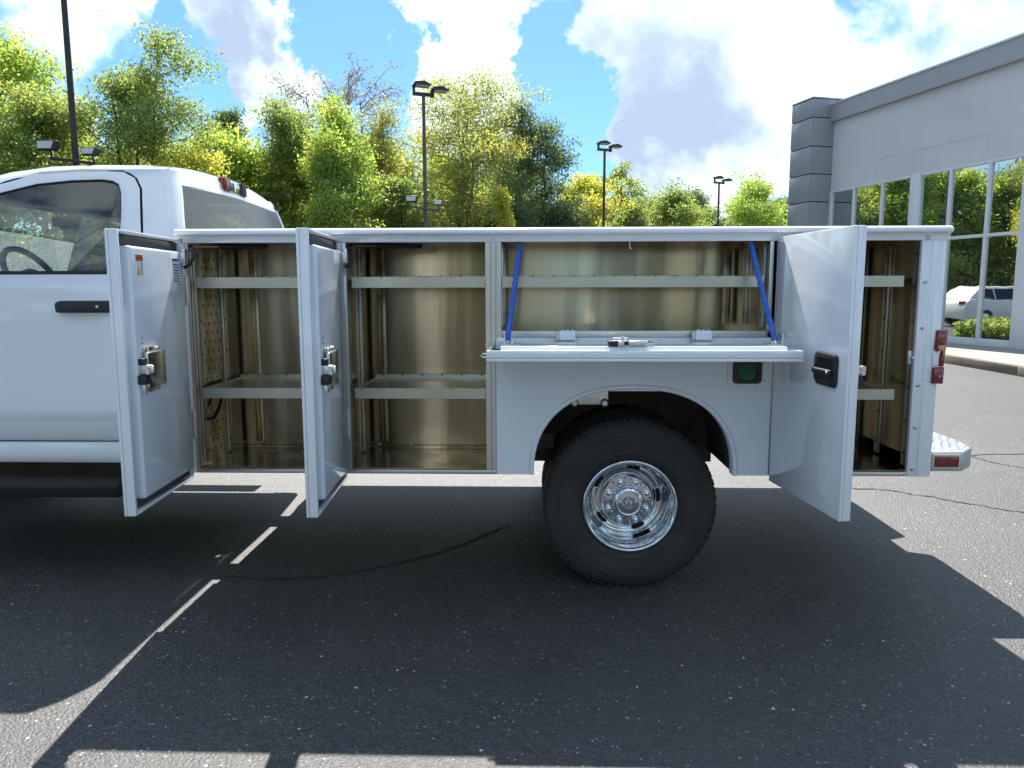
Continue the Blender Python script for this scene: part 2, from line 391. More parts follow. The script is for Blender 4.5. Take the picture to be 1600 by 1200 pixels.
# ------------------------------------------------------------------ ground
ground = MB().sheet([[(x, y, 0) for x in (-400, -30, -10, 0, 10, 30, 400)] for y in (-400, -30, -6, 0, 8, 30, 500)]).build('ground', 'asphalt', smooth=False, kind='structure')
rnd = random.Random(5)
def crack(pts, w):
    rows = []
    P_ = []
    for (x0, y0), (x1, y1) in zip(pts[:-1], pts[1:]):
        for k in range(14):
            t = k/14; P_.append((x0+(x1-x0)*t, y0+(y1-y0)*t))
    P_.append(pts[-1])
    a, b = [], []
    wob = 0
    for i, p in enumerate(P_):
        q = P_[min(i+1, len(P_)-1)]; o = P_[max(i-1, 0)]
        dx, dy = q[0]-o[0], q[1]-o[1]; L = math.hypot(dx, dy) or 1
        nx, ny = -dy/L, dx/L; wob = wob*.8+rnd.gauss(0, .006); ww = w*rnd.uniform(.45, 1.2)
        a.append((p[0]+nx*(wob+ww), p[1]+ny*(wob+ww), .004)); b.append((p[0]+nx*(wob-ww), p[1]+ny*(wob-ww), .004))
    MB().sheet([a, b]).build('crack_seam', 'crack', ground, smooth=False)
crack([(2.0, 2.0), (2.29, 1.862), (2.518, 1.801), (2.811, 1.545), (3.084, 1.328), (3.6, .95)], .011)
crack([(3.2, 2.86), (3.671, 2.93), (4.174, 3.013), (5.2, 3.1)], .012)
crack([(3.671, 2.90), (3.70, 2.70), (3.835, 2.489), (4.4, 2.1)], .008)
crack([(-1.56, .19), (-1.3, .15), (-1.05, .17), (-.8, .30), (-.55, .48), (-.35, .72), (-.15, 1.0)], .010)

# ------------------------------------------------------------------ service truck
CY = 1.14
BW = 2.28          # body width, near side at y = 0
truck = empty('service_truck', (0.0, CY, 0.0), 'white utility service truck with its side compartment doors standing open', 'truck')

# ---- utility body
X0, X1 = -1.572, 1.775
Z0, Z1 = .57, 1.668
rail = [(.50, 1.664), (.02, 1.668), (-.012, 1.666), (-.026, 1.658), (-.030, 1.648), (-.028, 1.640), (-.014, 1.636), (-.003, 1.634), (-.003, 1.627), (.0, 1.6255), (.0, 1.606), (.02, 1.606), (.02, 1.640), (.50, 1.640)]
MB().prism(rail, 'x', X0, X1).build('top_rail', 'paint', truck, .003)
bx('front_panel', 'paint', truck, (X0, X0+.026, .0, .5, Z0, 1.6395), .003)
bx('door_jamb', 'trim', truck, (X0+.027, X0+.046, .001, .02, Z0+.02, 1.605), .002)
bx('door_jamb', 'trim', truck, (-.905, -.825, .001, .022, Z0+.02, 1.605), .002)
# grooved stainless centre post
post = [(-.212, .02), (-.212, .001), (-.192, .001), (-.190, .006), (-.186, .006), (-.184, .001), (-.170, .001), (-.168, .007), (-.163, .007), (-.161, .001), (-.143, .001), (-.143, .02)]
MB().prism(post, 'z', Z0+.02, 1.605).build('centre_post', 'trim', truck, smooth=False)
bx('door_jamb', 'trim', truck, (1.018, 1.036, .001, .02, 1.221, 1.605), .002)
bx('door_jamb', 'trim', truck, (1.050, 1.066, .001, .02, Z0+.02, 1.605), .002)
bx('sill_rail', 'trim', truck, (X0+.027, -.166, .0, .03, Z0, Z0+.019), .002)
bx('sill_rail', 'trim', truck, (1.052, 1.661, .0, .03, Z0, Z0+.019), .002)
bx('bottom_sill', 'trim', truck, (-.142, 1.017, .001, .03, 1.190, 1.219), .002)
rear = [(1.662, 0), (1.700, 0), (1.706, -.004), (1.742, -.004), (1.766, .004), (1.777, .03), (1.777, .50), (1.752, .50), (1.752, .05), (1.735, .022), (1.662, .022)]
MB().prism(rear, 'z', Z0, 1.6055).build('rear_corner_panel', 'paint', truck, .002)
for i, z in enumerate((1.617, 1.430, 1.232, .980, .792, .604)):
    MB().lathe((1.684, 0.0 if i else -.001, z), (0, -1, 0), [(0, .006), (.005, .006), (.0085, .003), (.009, 0)], 10).build('bolt', 'steel', truck)
MB().lathe((-.178, -.0005, 1.617), (0, -1, 0), [(0, .004), (.004, .003), (.006, 0)], 8).build('bolt', 'steel', truck)
MB().lathe((1.030, -.0005, 1.617), (0, -1, 0), [(0, .004), (.004, .003), (.006, 0)], 8).build('bolt', 'steel', truck)

# wheel panel with the arch
AX, AH, AV, AZ0 = .447, .45, .394, Z0
arch = []
for k in range(33):
    t = math.pi*k/32; c, s_ = math.cos(t), math.sin(t); e = 2/2.35
    arch.append((AX-AH*abs(c)**e*(1 if c > 0 else -1), AZ0+AV*abs(s_)**e))
outer = []
L_, R_, T_ = -.1655, 1.0485, 1.189
for k, (x, z) in enumerate(arch):
    t = k/32
    if t < .25: outer.append((L_, Z0+(T_-Z0)*t/.25))
    elif t <= .75: outer.append((L_+(R_-L_)*(t-.25)/.5, T_))
    else: outer.append((R_, T_-(T_-Z0)*(t-.75)/.25))
mb = MB()
mb.sheet([[(x, 0, z) for x, z in outer], [(x, 0, z) for x, z in arch]])
mb.sheet([[(x, .03, z) for x, z in outer], [(x, .0, z) for x, z in outer]])
mb.build('wheel_panel', 'paint', truck, ang=30)
rows = []
for d, y in ((0.017, -.001), (.014, -.007), (.002, -.010), (-.004, -.006), (-.004, .06)):
    rows.append([(AX+(x-AX)*(1+d/AH), y, AZ0+(z-AZ0)*(1+d/AV)) for x, z in arch])
MB().sheet(rows).build('arch_flange', 'paint', truck, ang=60)
# wheel housing behind it
rows = [[(AX+(x-AX)*1.02, y, AZ0+(z-AZ0)*1.04) for x, z in arch] for y in (.06, .55)]
MB().sheet(rows).build('wheel_housing', 'under', truck)
bx('housing_back', 'under', truck, (-.04, .93, .56, .57, .50, 1.12))
# galvanised bracket in the arch
br_ = bx('bracket', 'zinc', truck, (.168, .346, .145, .155, .868, .975), .002)
for x in (.19, .33): MB().lathe((x, .144, .876), (0, -1, 0), [(0, .012), (.012, .012), (.019, .006), (.021, 0)], 12).build('bolt', 'trim', br_)
bx('floor_edge', 'zinc', truck, (.18, .75, .05, .06, .945, .962))

# ---- compartment liners
def liner(x0, x1, z0, z1, y1=.475):
    mb = MB(); t = .003
    mb.box(x0, x1, y1, y1+t, z0, z1); mb.box(x0-t, x0, .021, y1+t, z0, z1); mb.box(x1, x1+t, .021, y1+t, z0, z1)
    mb.box(x0, x1, .031, y1, z0-t, z0); mb.box(x0, x1, .021, y1, z1, z1+t)
    return mb.build('compartment_liner', 'liner', truck, smooth=False)
l1 = liner(-1.54, -.885, Z0+.02, 1.633); l2 = liner(-.855, -.20, Z0+.02, 1.633); l3 = liner(-.150, 1.028, 1.192, 1.633); l4 = liner(1.062, 1.70, Z0+.02, 1.633)
# seams and screws on the liners
def seam(p, x0, x1, z, y=.474): bx('seam', 'seal', p, (x0, x1, y-.002, y, z, z+.003))
for p, x0, x1 in ((l1, -1.54, -.885), (l2, -.855, -.20)):
    seam(p, x0, x1, .600)
    for x in np.arange(x0+.06, x1, .16):
        MB().lathe((x, .472, .607), (0, -1, 0), [(0, .005), (.005, .004), (.007, 0)], 8).build('screw', 'zinc', p)
bx('seam', 'seal', l1, (-1.405, -1.401, .472, .474, .60, .92))
# shelf standards: punched strips on the compartment ends
def standard(p, x0, x1, y0, y1, z0, z1, face):
    st = bx('shelf_standard', 'trim', p, (x0, x1, y0, y1, z0, z1), .0015)
    mb = MB()
    for z in np.arange(z0+.05, z1-.03, .15):
        for dy in (-.007, .007):
            ym = (y0+y1)/2+dy
            xx = x1 if face > 0 else x0
            mb.box(xx-.0006, xx+.0006, ym-.003, ym+.003, z, z+.012)
    mb.build('slot', 'hole', st, smooth=False, kind='stuff')
for p, xa, xb, z0_, z1_ in ((l1, -1.54, -.885, .6, 1.6), (l2, -.855, -.20, .6, 1.6), (l3, -.150, 1.028, 1.23, 1.6), (l4, 1.062, 1.70, .6, 1.6)):
    for y in (.07, .34):
        standard(p, xa+.0005, xa+.013, y, y+.045, z0_, z1_, 1)
        standard(p, xb-.013, xb-.0005, y, y+.045, z0_, z1_, -1)
# back wall strips
for p, x in ((l1, -1.44), (l2, -.79), (l3, .94), (l4, 1.44), (l4, 1.60)):
    zb = 1.23 if p is l3 else .62
    bx('wall_strip', 'liner', p, (x, x+.040, .4705, .4745, zb, 1.6), .001)
# tread plate on the front inner wall
mb = MB()
for r in range(22):
    for c in range(6):
        y = .10+c*.055+(r % 2)*.027; z = .64+r*.043
        s_ = .008 if (r+c) % 2 else -.008
        mb.add([(-1.5395, y-s_, z-.010), (-1.5395, y-.003, z), (-1.5395, y+s_, z+.010), (-1.5395, y+.003, z), (-1.5365, y, z)], [(0, 1, 4), (1, 2, 4), (2, 3, 4), (3, 0, 4)])
mb.build('tread_lugs', 'under', l1, smooth=False, kind='stuff')
# wiring loop in the first compartment
MB().tube([(-1.52, .30, .90), (-1.515, .24, .88), (-1.51, .20, .84), (-1.515, .15, .80), (-1.53, .10, .80)], .008, 8).build('wire_loop', 'blackp', l1)

# ---- shelves
def shelf(x0, x1, zt, y0=.012, y1=.465, h=.047):
    s_ = MB().box(x0, x1, y0+.003, y1, zt-.014, zt-.011).box(x0, x1, y0, y0+.003, zt-h, zt).box(x0, x1, y0+.003, y0+.02, zt-h, zt-h+.003).box(x0, x1, y1-.003, y1, zt-.014, zt+.012)
    s_.box(x0, x0+.003, y0+.003, y1, zt-.03, zt-.003).box(x1-.003, x1, y0+.003, y1, zt-.03, zt-.003)
    o = s_.build('shelf', 'shelf', truck, smooth=False)
    mb = MB()
    for x in np.arange(x0+.03, x1-.02, .1016):
        mb.box(x, x+.005, y0-.0006, y0+.004, zt-.003, zt+.0006); mb.box(x, x+.007, y1-.0045, y1+.001, zt+.004, zt+.0125)
    mb.build('divider_slots', 'hole', o, smooth=False, kind='stuff')
    return o
for a, b in ((-1.505, -.90), (-.805, -.215)):
    shelf(a, b, 1.456); shelf(a, b, .961)
shelf(-.140, 1.000, 1.456)
shelf(1.09, 1.600, 1.456); shelf(1.09, 1.590, .961)
# small wear marks: striker bolts in the rear opening
st = MB().cyl((1.655, .03, 1.10), (1.655, -.0, 1.10), .006, n=8).box(1.645, 1.660, .02, .035, 1.07, 1.13)
st.build('door_striker', 'zinc', truck, .001)

# ---- doors that swing out
def to_door(h, du):
    du = Vector(du).normalized(); dv = Vector((-du.y, du.x))
    return lambda u, v, z: (h[0]+du.x*u+dv.x*v, h[1]+du.y*u+dv.y*v, z)
DZ0, DZ1 = .552, 1.622
def swing_door(hinge, free, name='compartment_door', inner=True, label=None):
    du = (free[0]-hinge[0], free[1]-hinge[1]); W = math.hypot(*du); T = to_door(hinge, du)
    mb = MB().box(.012, W, 0, .012, DZ0, DZ1)
    d = mb.map(T).build(name, 'paint', truck, .004, 2, label=label)
    fl = MB(); z0, z1 = DZ0+.0005, DZ1-.0005
    fl.prism([(.0125, z0), (W-.0005, z0), (W-.0005, z1), (.0125, z1)], 'y', .0118, .0125)
    def bar(a, b, c, e): return MB().box(a, b, .0122, .045, c, e)
    bar(W-.016, W-.0005, z0, z1).map(T).build('edge_flange', 'paint', d, .004)
    bar(.0125, .026, z0+.016, z1-.016).map(T).build('edge_flange', 'paint', d, .003)
    bar(.0125, W-.0165, z1-.014, z1).map(T).build('edge_flange', 'paint', d, .003)
    bar(.0125, W-.0165, z0, z0+.014).map(T).build('edge_flange', 'paint', d, .003)
    if inner:
        # dark weather seal all round, raised inner pan
        for a, b, c, e in ((.027, W-.0165, z1-.052, z1-.0145), (.027, W-.0165, z0+.0145, z0+.050), (W-.050, W-.0165, z0+.0505, z1-.0525)):
            vert = (e-c) > .5
            MB().box(a, b, .0125, .024 if vert else .030, c, e).map(T).build('weather_seal', 'seal' if not vert else 'paint_in', d, .003)
        MB().box(.045, W-.052, .0125, .062, z0+.052, z1-.056).map(T).build('inner_pan', 'paint_in', d, .011, 3)
        # latch assembly near the free edge
        v0 = .0625
        lp = MB().box(W-.245, W-.088, v0+.012, v0+.026, 1.030, 1.165).map(T).build('latch_cover', 'steel', d, .003)
        MB().box(W-.225, W-.100, v0, v0+.012, 1.165, 1.185).map(T).build('cover_tab', 'steel', lp, .001)
        MB().box(W-.215, W-.110, v0, v0+.0115, 1.012, 1.0295).map(T).build('cover_tab', 'steel', lp, .001)
        for u in (W-.205, W-.120):
            MB().cyl((u, v0+.012, 1.176), (u, v0+.018, 1.176), .006, n=8).map(T).build('screw', 'zinc', lp)
        MB().box(W-.090, W-.060, v0-.001, v0+.022, 1.122, 1.146).map(T).build('latch_stop', 'blackp', d, .003)
        MB().box(W-.103, W-.048, v0-.001, v0+.030, 1.048, 1.083).map(T).build('latch_stop', 'blackp', d, .004)
        la = MB().box(W-.087, W-.063, v0-.0005, v0+.040, 1.084, 1.121).map(T).build('rotary_latch', 'zinc', d, .004)
        MB().cyl((W-.098, v0+.032, 1.112), (W-.056, v0+.032, 1.112), .009, n=10).map(T).build('latch_pin', 'zinc', la)
        MB().cyl((W-.098, v0+.034, 1.092), (W-.056, v0+.034, 1.092), .007, n=10).map(T).build('latch_pin', 'zinc', la)
        MB().box(W-.088, W-.068, v0+.001, v0+.018, 1.012, 1.047).map(T).build('latch_foot', 'zinc', la, .003)
        MB().prism([(W-.094, v0+.041), (W-.072, v0+.052), (W-.064, v0+.041)], 'z', 1.090, 1.118).map(T).build('latch_jaw', 'zinc', la, .002)
        for z in (1.128, 1.155):
            MB().lathe((W-.036, .0242, z), (0, 1, 0), [(0, .008), (.006, .008), (.0095, .004), (.010, 0)], 6).map(T).build('bolt', 'steel', d)
        for z in (1.200, 1.222):
            MB().cyl((W-.105, v0, z), (W-.105, v0+.0015, z), .0035, n=8).map(T).build('pan_hole', 'hole', d)
        # strut bracket at the hinge side
        MB().box(.050, .085, v0, v0+.022, 1.515, 1.575).map(T).build('strut_bracket', 'zinc', d, .003)
    for z in (1.40, .80):
        hg = MB().box(-.006, .046, .0455, .050, z-.065, z+.065).map(T).build('hinge_leaf', 'trim', d, .001)
        MB().cyl((-.004, .052, z-.065), (-.004, .052, z+.065), .007, n=10).map(T).build('hinge_barrel', 'trim', hg)
    return d, T, W
door1, T1, W1 = swing_door((-1.592, -.004), (-1.545, -.602), label='foremost compartment door, with warning stickers inside')
door2, T2, W2 = swing_door((-.888, -.004), (-.851, -.602), label='second compartment door from the cab')
door4, T4, W4 = swing_door((1.047, -.004), (1.120, -.602), inner=True, label='rear compartment door with a black paddle handle')

# gas struts under the top rail
def gas_strut(a, x_end, d, T):
    p0 = Vector((a, .045, 1.594)); p1 = Vector((x_end, .20, 1.600))
    m = p0.lerp(p1, .35)
    o = MB().cyl(m, p1, .0105, n=12).build('gas_strut', 'blackp', truck)
    MB().cyl(p0, m, .0045, n=10).build('piston_rod', 'chrome', o)
    q = Vector(T(.068, .085, 1.57))
    MB().tube([p0, p0+Vector((.006, -.035, -.012)), q+Vector((.024, .005, .004)), q+Vector((.030, .0, -.03)), q+Vector((.012, -.004, -.062)), q+Vector((-.012, 0, -.072))], .008, 8).build('strut_arm', 'blackp', o)
gas_strut(-1.530, -1.24, door1, T1); gas_strut(-.810, -.52, door2, T2)

# stickers on the foremost door
def text_mesh(txt, size, T, u, v, z, mat, parent, name):
    cu = bpy.data.curves.new('t', 'FONT'); cu.body = txt; cu.size = size; cu.align_x = 'CENTER'
    ob = bpy.data.objects.new('t', cu); scene.collection.objects.link(ob)
    dg = bpy.context.evaluated_depsgraph_get(); me = bpy.data.meshes.new_from_object(ob.evaluated_get(dg))
    bpy.data.objects.remove(ob)
    mb = MB(); mb.v = [(u-p.co.x, v, z+p.co.y) for p in me.vertices]; mb.f = [tuple(p.vertices) for p in me.polygons]
    return mb.map(T).build(name, mat, parent, smooth=False)
def sticker():
    v = .0632; u = W1-.125
    s = MB().box(u-.030, u+.030, .0622, v, 1.455, 1.535).map(T1).build('warning_sticker', 'label', door1, smooth=False)
    MB().box(u-.030, u+.030, v+.0003, v+.0006, 1.510, 1.535).map(T1).build('orange_band', 'orange', s, smooth=False)
    text_mesh('WARNING', .0125, T1, u, v+.0009, 1.518, 'ink', s, 'lettering')
    MB().prism([(u+.024, 1.458), (u-.002, 1.458), (u+.011, 1.502)], 'y', v+.0003, v+.0008).map(T1).build('triangle_mark', 'yellow', s, smooth=False)
    MB().prism([(u+.014, 1.462), (u+.008, 1.462), (u+.011, 1.488)], 'y', v+.0009, v+.0012).map(T1).build('triangle_mark', 'ink', s, smooth=False)
    mb = MB()
    for k in range(5): mb.box(u-.026, u-.007, v+.0003, v+.0006, 1.463+k*.009, 1.466+k*.009)
    mb.map(T1).build('printed_lines', 'ink', s, smooth=False, kind='stuff')
    u = .135
    s = MB().box(u-.036, u+.036, .0622, v, 1.430, 1.535).map(T1).build('rating_sticker', 'label', door1, smooth=False)
    MB().box(u-.034, u+.034, v+.0003, v+.0006, 1.522, 1.532).map(T1).build('violet_band', 'purple', s, smooth=False)
    mb = MB()
    for k in range(7): mb.box(u-.032, u+.030-(k % 3)*.006, v+.0003, v+.0006, 1.436+k*.0115, 1.440+k*.0115)
    mb.map(T1).build('printed_lines', 'ink', s, smooth=False, kind='stuff')
sticker()

# black paddle handle on the rear door, outside face (v < 0)
hu = .46
hd = MB().prism([(hu-.075, 1.150), (hu-.062, 1.165), (hu+.075, 1.160), (hu+.085, 1.150), (hu+.085, 1.055), (hu+.072, 1.038), (hu-.05, 1.040), (hu-.075, 1.062)], 'y', -.014, -.0003).map(T4).build('paddle_handle', 'blackp', door4, .005, 3)
MB().prism([(hu-.050, 1.148), (hu+.060, 1.145), (hu+.060, 1.105), (hu-.050, 1.108)], 'y', -.0155, -.0142).map(T4).build('recess', 'hole', hd)
MB().box(hu-.060, hu+.068, -.030, -.0143, 1.083, 1.104).map(T4).build('lever', 'blackp', hd, .005, 3)
MB().lathe((hu+.055, -.031, 1.093), (0, -1, 0), [(0, .004), (.006, .003), (.007, 0)], 10).map(T4).build('lock', 'steel', hd)

# ---- door folded down over the wheel
fd = bx('drop_down_door', 'paint', truck, (-.184, 1.034, -.412, -.004, 1.123, 1.135), .003, label='horizontal compartment door folded down above the rear wheel')
bx('edge_flange', 'paint', fd, (-.184, 1.034, -.412, -.399, 1.1355, 1.166), .003)
bx('edge_flange', 'paint', fd, (-.184, -.171, -.3985, -.02, 1.1355, 1.166), .003)
bx('edge_flange', 'paint', fd, (1.021, 1.034, -.3985, -.02, 1.1355, 1.166), .003)
bx('weather_seal', 'seal', fd, (-.170, -.132, -.398, -.03, 1.1355, 1.143), .002)
bx('weather_seal', 'paint_in', fd, (.985, 1.020, -.398, -.03, 1.1355, 1.143), .002)
bx('inner_pan', 'paint_in', fd, (-.131, .984, -.376, -.012, 1.1356, 1.180), .006, 3)
fl = MB().box(.30, .47, -.365, -.215, 1.1805, 1.193).build('latch_cover', 'steel', fd, .003)
MB().box(.3695, .4445, -.385, -.366, 1.183, 1.203).build('cover_tab', 'zinc', fl, .002)
MB().box(.290, .325, -.388, -.366, 1.1805, 1.202).build('latch_stop', 'blackp', fd, .003)
ra = MB().box(.3265, .366, -.386, -.366, 1.181, 1.204).build('rotary_latch', 'zinc', fd, .003)
MB().cyl((.31, -.362, 1.208), (.365, -.362, 1.208), .006, n=10).build('latch_pin', 'zinc', ra)
MB().cyl((.345, -.376, 1.200), (.345, -.376, 1.218), .006, n=10).build('latch_pin', 'zinc', ra)
MB().box(.352, .366, -.392, -.3865, 1.186, 1.200).build('latch_jaw', 'hole', ra, .001)
for x in (.11, .70):
    hb = MB().box(x, x+.072, -.045, -.012, 1.1805, 1.222).build('hinge_block', 'paint_in', fd, .004)
    for q in (.014, .036, .058): MB().lathe((x+q, -.028, 1.2215), (0, 0, 1), [(.008, 0), (.008, .004), (.004, .007), (0, .007)], 8).build('bolt', 'zinc', hb)
    MB().box(x-.014, x-.0005, -.045, -.012, 1.1805, 1.215).build('block_cheek', 'trim', hb, .002)
for x, s_ in ((-.105, 1), (.930, -1)):
    bkt = MB().box(x-.012, x+.05, -.33, -.27, 1.1805, 1.184).box(x+(.046 if s_ < 0 else -.012), x+(.050 if s_ < 0 else -.008), -.33, -.27, 1.1842, 1.228).build('strap_bracket', 'zinc', fd, smooth=False)
    MB().cyl((x+.018, -.30, 1.184), (x+.018, -.30, 1.196), .007, n=8).build('bolt', 'zinc', bkt)
# finger loop on the left end
MB().tube([(-.178, -.395, 1.150), (-.196, -.397, 1.153), (-.206, -.397, 1.145), (-.196, -.397, 1.138), (-.178, -.395, 1.141)], .0035, 6).build('finger_loop', 'zinc', fd)
MB().tube([(.417, .02, 1.605), (.417, .018, 1.582), (.420, .012, 1.575), (.426, .010, 1.578)], .0032, 6).build('striker_hook', 'zinc', truck)
# blue vinyl covered cables
def cable(p0, p1):
    p0, p1 = Vector(p0), Vector(p1)
    n = 44; ax = (p1-p0).normalized(); a = ax.orthogonal().normalized(); b = ax.cross(a)
    o = MB().tube([p0.lerp(p1, k/8)+Vector((0, 0, -.006*math.sin(math.pi*k/8))) for k in range(9)], .0105, 10).build('blue_cable', 'bluecable', truck)
    mb = MB()
    for ph in (0, math.pi):
        mb.tube([p0.lerp(p1, k/n)+Vector((0, 0, -.006*math.sin(math.pi*k/n)))+(a*math.cos(ph+k*.75)+b*math.sin(ph+k*.75))*.0085 for k in range(n+1)], .0048, 6)
    mb.build('cable_strand', 'bluecable', o)
    MB().cyl(p1, p1+ax*.02, .006, n=8).build('cable_end', 'zinc', o)
    MB().cyl(p0, p0-ax*.02, .006, n=8).build('cable_end', 'zinc', o)
cable((-.062, .02, 1.588), (-.106, -.285, 1.197)); cable((.942, .02, 1.592), (.962, -.285, 1.197))

# ---- fuel filler housing
def rrect(x0, x1, z0, z1, r, n=5):
    out = []
    for cx, cz, a0 in ((x1-r, z0+r, -90), (x1-r, z1-r, 0), (x0+r, z1-r, 90), (x0+r, z0+r, 180)):
        for k in range(n+1):
            a = math.radians(a0+90*k/n); out.append((cx+r*math.cos(a), cz+r*math.sin(a)))
    return out
o_ = rrect(.853, 1.024, .965, 1.112, .030); i_ = rrect(.873, 1.004, .986, 1.094, .020)
mb = MB(); n = len(o_)
loops = [[(x, y, z) for x, z in L] for L, y in ((o_, -.001), (o_, -.010), (i_, -.010), (i_, -.001))]
mb.sheet([l+[l[0]] for l in loops]); ff = mb.build('filler_frame', 'label', truck, ang=40)
MB().prism(i_, 'y', -.0012, -.0006).build('filler_recess', 'under', ff)
for x, z in ((.863, 1.00), (1.014, 1.00), (.90, .9755), (.98, .9755), (1.014, 1.085), (.863, 1.085)):
    MB().lathe((x, -.010, z), (0, -1, 0), [(0, .002), (.004, .002), (.005, 0)], 8).build('screw', 'steel', ff)
fc = MB().lathe((.938, -.0012, 1.037), (0, -1, 0), [(.040, 0), (.041, .007), (.036, .012), (0, .012)], 24).build('filler_cap', 'green', ff)
MB().box(.903, .973, -.019, -.0134, 1.031, 1.043).map(lambda x, y, z: (.938+(x-.938)*.94-(z-1.037)*.35, y, 1.037+(z-1.037)*.94+(x-.938)*.35)).build('cap_grip', 'green', fc, .002)
MB().tube([(.905, -.006, 1.003), (.94, -.008, .997), (.975, -.008, 1.005), (.985, -.009, 1.03), (.965, -.014, 1.055), (.935, -.016, 1.06)], .003, 6).build('cap_tether', 'blackp', ff)

# ---- tail lamp on the rear corner
def corner(u, w, z):      # u runs along the slanted rear corner face, w stands off it
    ex, ey = .966, .259
    return (1.731+ex*u+ey*w, -.0045+ey*u-ex*w, z)
tl_ = MB().prism([(.012, 1.222), (.062, 1.224), (.060, 1.135), (.044, 1.128), (.006, 1.134)], 'y', .0004, .016).map(corner).build('tail_lamp', 'red', truck, .004)
MB().prism([(.004, 1.060), (.058, 1.062), (.056, .986), (.002, .990)], 'y', .0004, .016).map(corner).build('lamp_lens', 'red', tl_, .004)
MB().prism([(.040, 1.130), (.060, 1.133), (.058, 1.064), (.036, 1.062)], 'y', .0005, .012).map(corner).build('lamp_bridge', 'red', tl_, .003)
MB().prism([(.014, 1.156), (.055, 1.158), (.055, 1.120), (.044, 1.104), (.040, 1.130), (.018, 1.138)], 'y', .0162, .0180).map(corner).build('amber_arc', 'amber', tl_, .001)
MB().prism([(.002, 1.126), (.034, 1.126), (.032, 1.066), (.001, 1.066)], 'y', .0004, .008).map(corner).build('lamp_plate', 'label', tl_, .002)
for z in (1.195, 1.02): MB().ball(corner(.032, .017, z), .005, 8).build('lens_screw', 'steel', tl_)

# ---- rear bumper
bp = [(1.780, .085), (1.955, .085), (2.045, .18), (2.075, .32), (2.075, .97), (1.965, 1.02), (1.965, 1.26), (2.075, 1.31), (2.075, 1.96), (1.955, 2.195), (1.780, 2.195)]
bum = MB().prism(bp, 'z', .572, .664).build('rear_bumper', 'bumper', truck, .008, 2)
def inside(x, y):
    c = False; n = len(bp)
    for i in range(n):
        (xa, ya), (xb, yb) = bp[i], bp[(i+1) % n]
        if (ya > y) != (yb > y) and x < (xb-xa)*(y-ya)/(yb-ya)+xa: c = not c
    return c
mb = MB()
for r in range(60):
    for c in range(13):
        x = 1.80+c*.036+(r % 2)*.018; y = .11+r*.036
        if not (inside(x+.02, y) and inside(x-.015, y) and inside(x, y+.02) and inside(x, y-.016)): continue
        a, b = (.013, .006) if (r+c) % 2 else (.006, .013)
        mb.add([(x-a, y, .6642), (x, y-b, .6642), (x+a, y, .6642), (x, y+b, .6642), (x, y, .6685)], [(0, 1, 4), (1, 2, 4), (2, 3, 4), (3, 0, 4)])
mb.build('tread_bumps', 'chrome', bum, smooth=False, kind='stuff')
mk = bx('marker_bezel', 'cream', bum, (1.812, 1.940, .079, .0845, .583, .655), .003)
bx('marker_lens', 'red', mk, (1.822, 1.930, .072, .0788, .596, .645), .004)
bx('bumper_mount', 'under', truck, (1.70, 1.779, .10, 2.18, .585, .65))

# ---- far side boxes, bed and chassis
bx('storage_box', 'paint', truck, (X0, X1, BW-.5, BW, Z0, Z1), .01)
bx('bed_floor', 'under', truck, (X0+.03, X1-.02, .503, BW-.503, .93, .96))
bx('bed_side', 'paint', truck, (X0+.027, X1-.03, .482, .4995, .93, 1.6395))
bx('front_bulkhead', 'paint', truck, (X0, X0+.025, .505, BW-.505, .80, 1.60), .004)
bx('tailgate', 'paint', truck, (X1-.05, X1-.015, .51, BW-.51, .97, 1.55), .006)
for y in (.70, 1.50): bx('frame_rail', 'under', truck, (-4.4, 1.74, y, y+.08, .60, .80), .006)
bx('underbody_shade_block', 'under', truck, (-3.3, -2.02, .55, 1.75, .34, .58), .04)  # plain box added to hide sunlit ground and keep the underside dark
bx('fuel_tank', 'under', truck, (-1.55, -.30, .86, 1.40, .60, .88), .03)
MB().cyl((AX, .25, .405), (AX, BW-.25, .405), .055, n=14).build('rear_axle', 'under', truck)
MB().ball((AX, CY, .405), .17, 14).build('differential', 'under', truck)
for y in (.66, 1.58): MB().tube([(-.20, y, .60), (.1, y, .53), (AX, y, .49), (.8, y, .53), (1.1, y, .62)], .03, 6).build('leaf_spring', 'under', truck)
MB().box(-.02, .10, .30, .50, .62, .70).build('spring_hanger', 'under', truck, .01)
MB().tube([(.0, .30, .66), (.05, .32, .60), (.10, .36, .54)], .008, 6).build('brake_hose', 'under', truck)

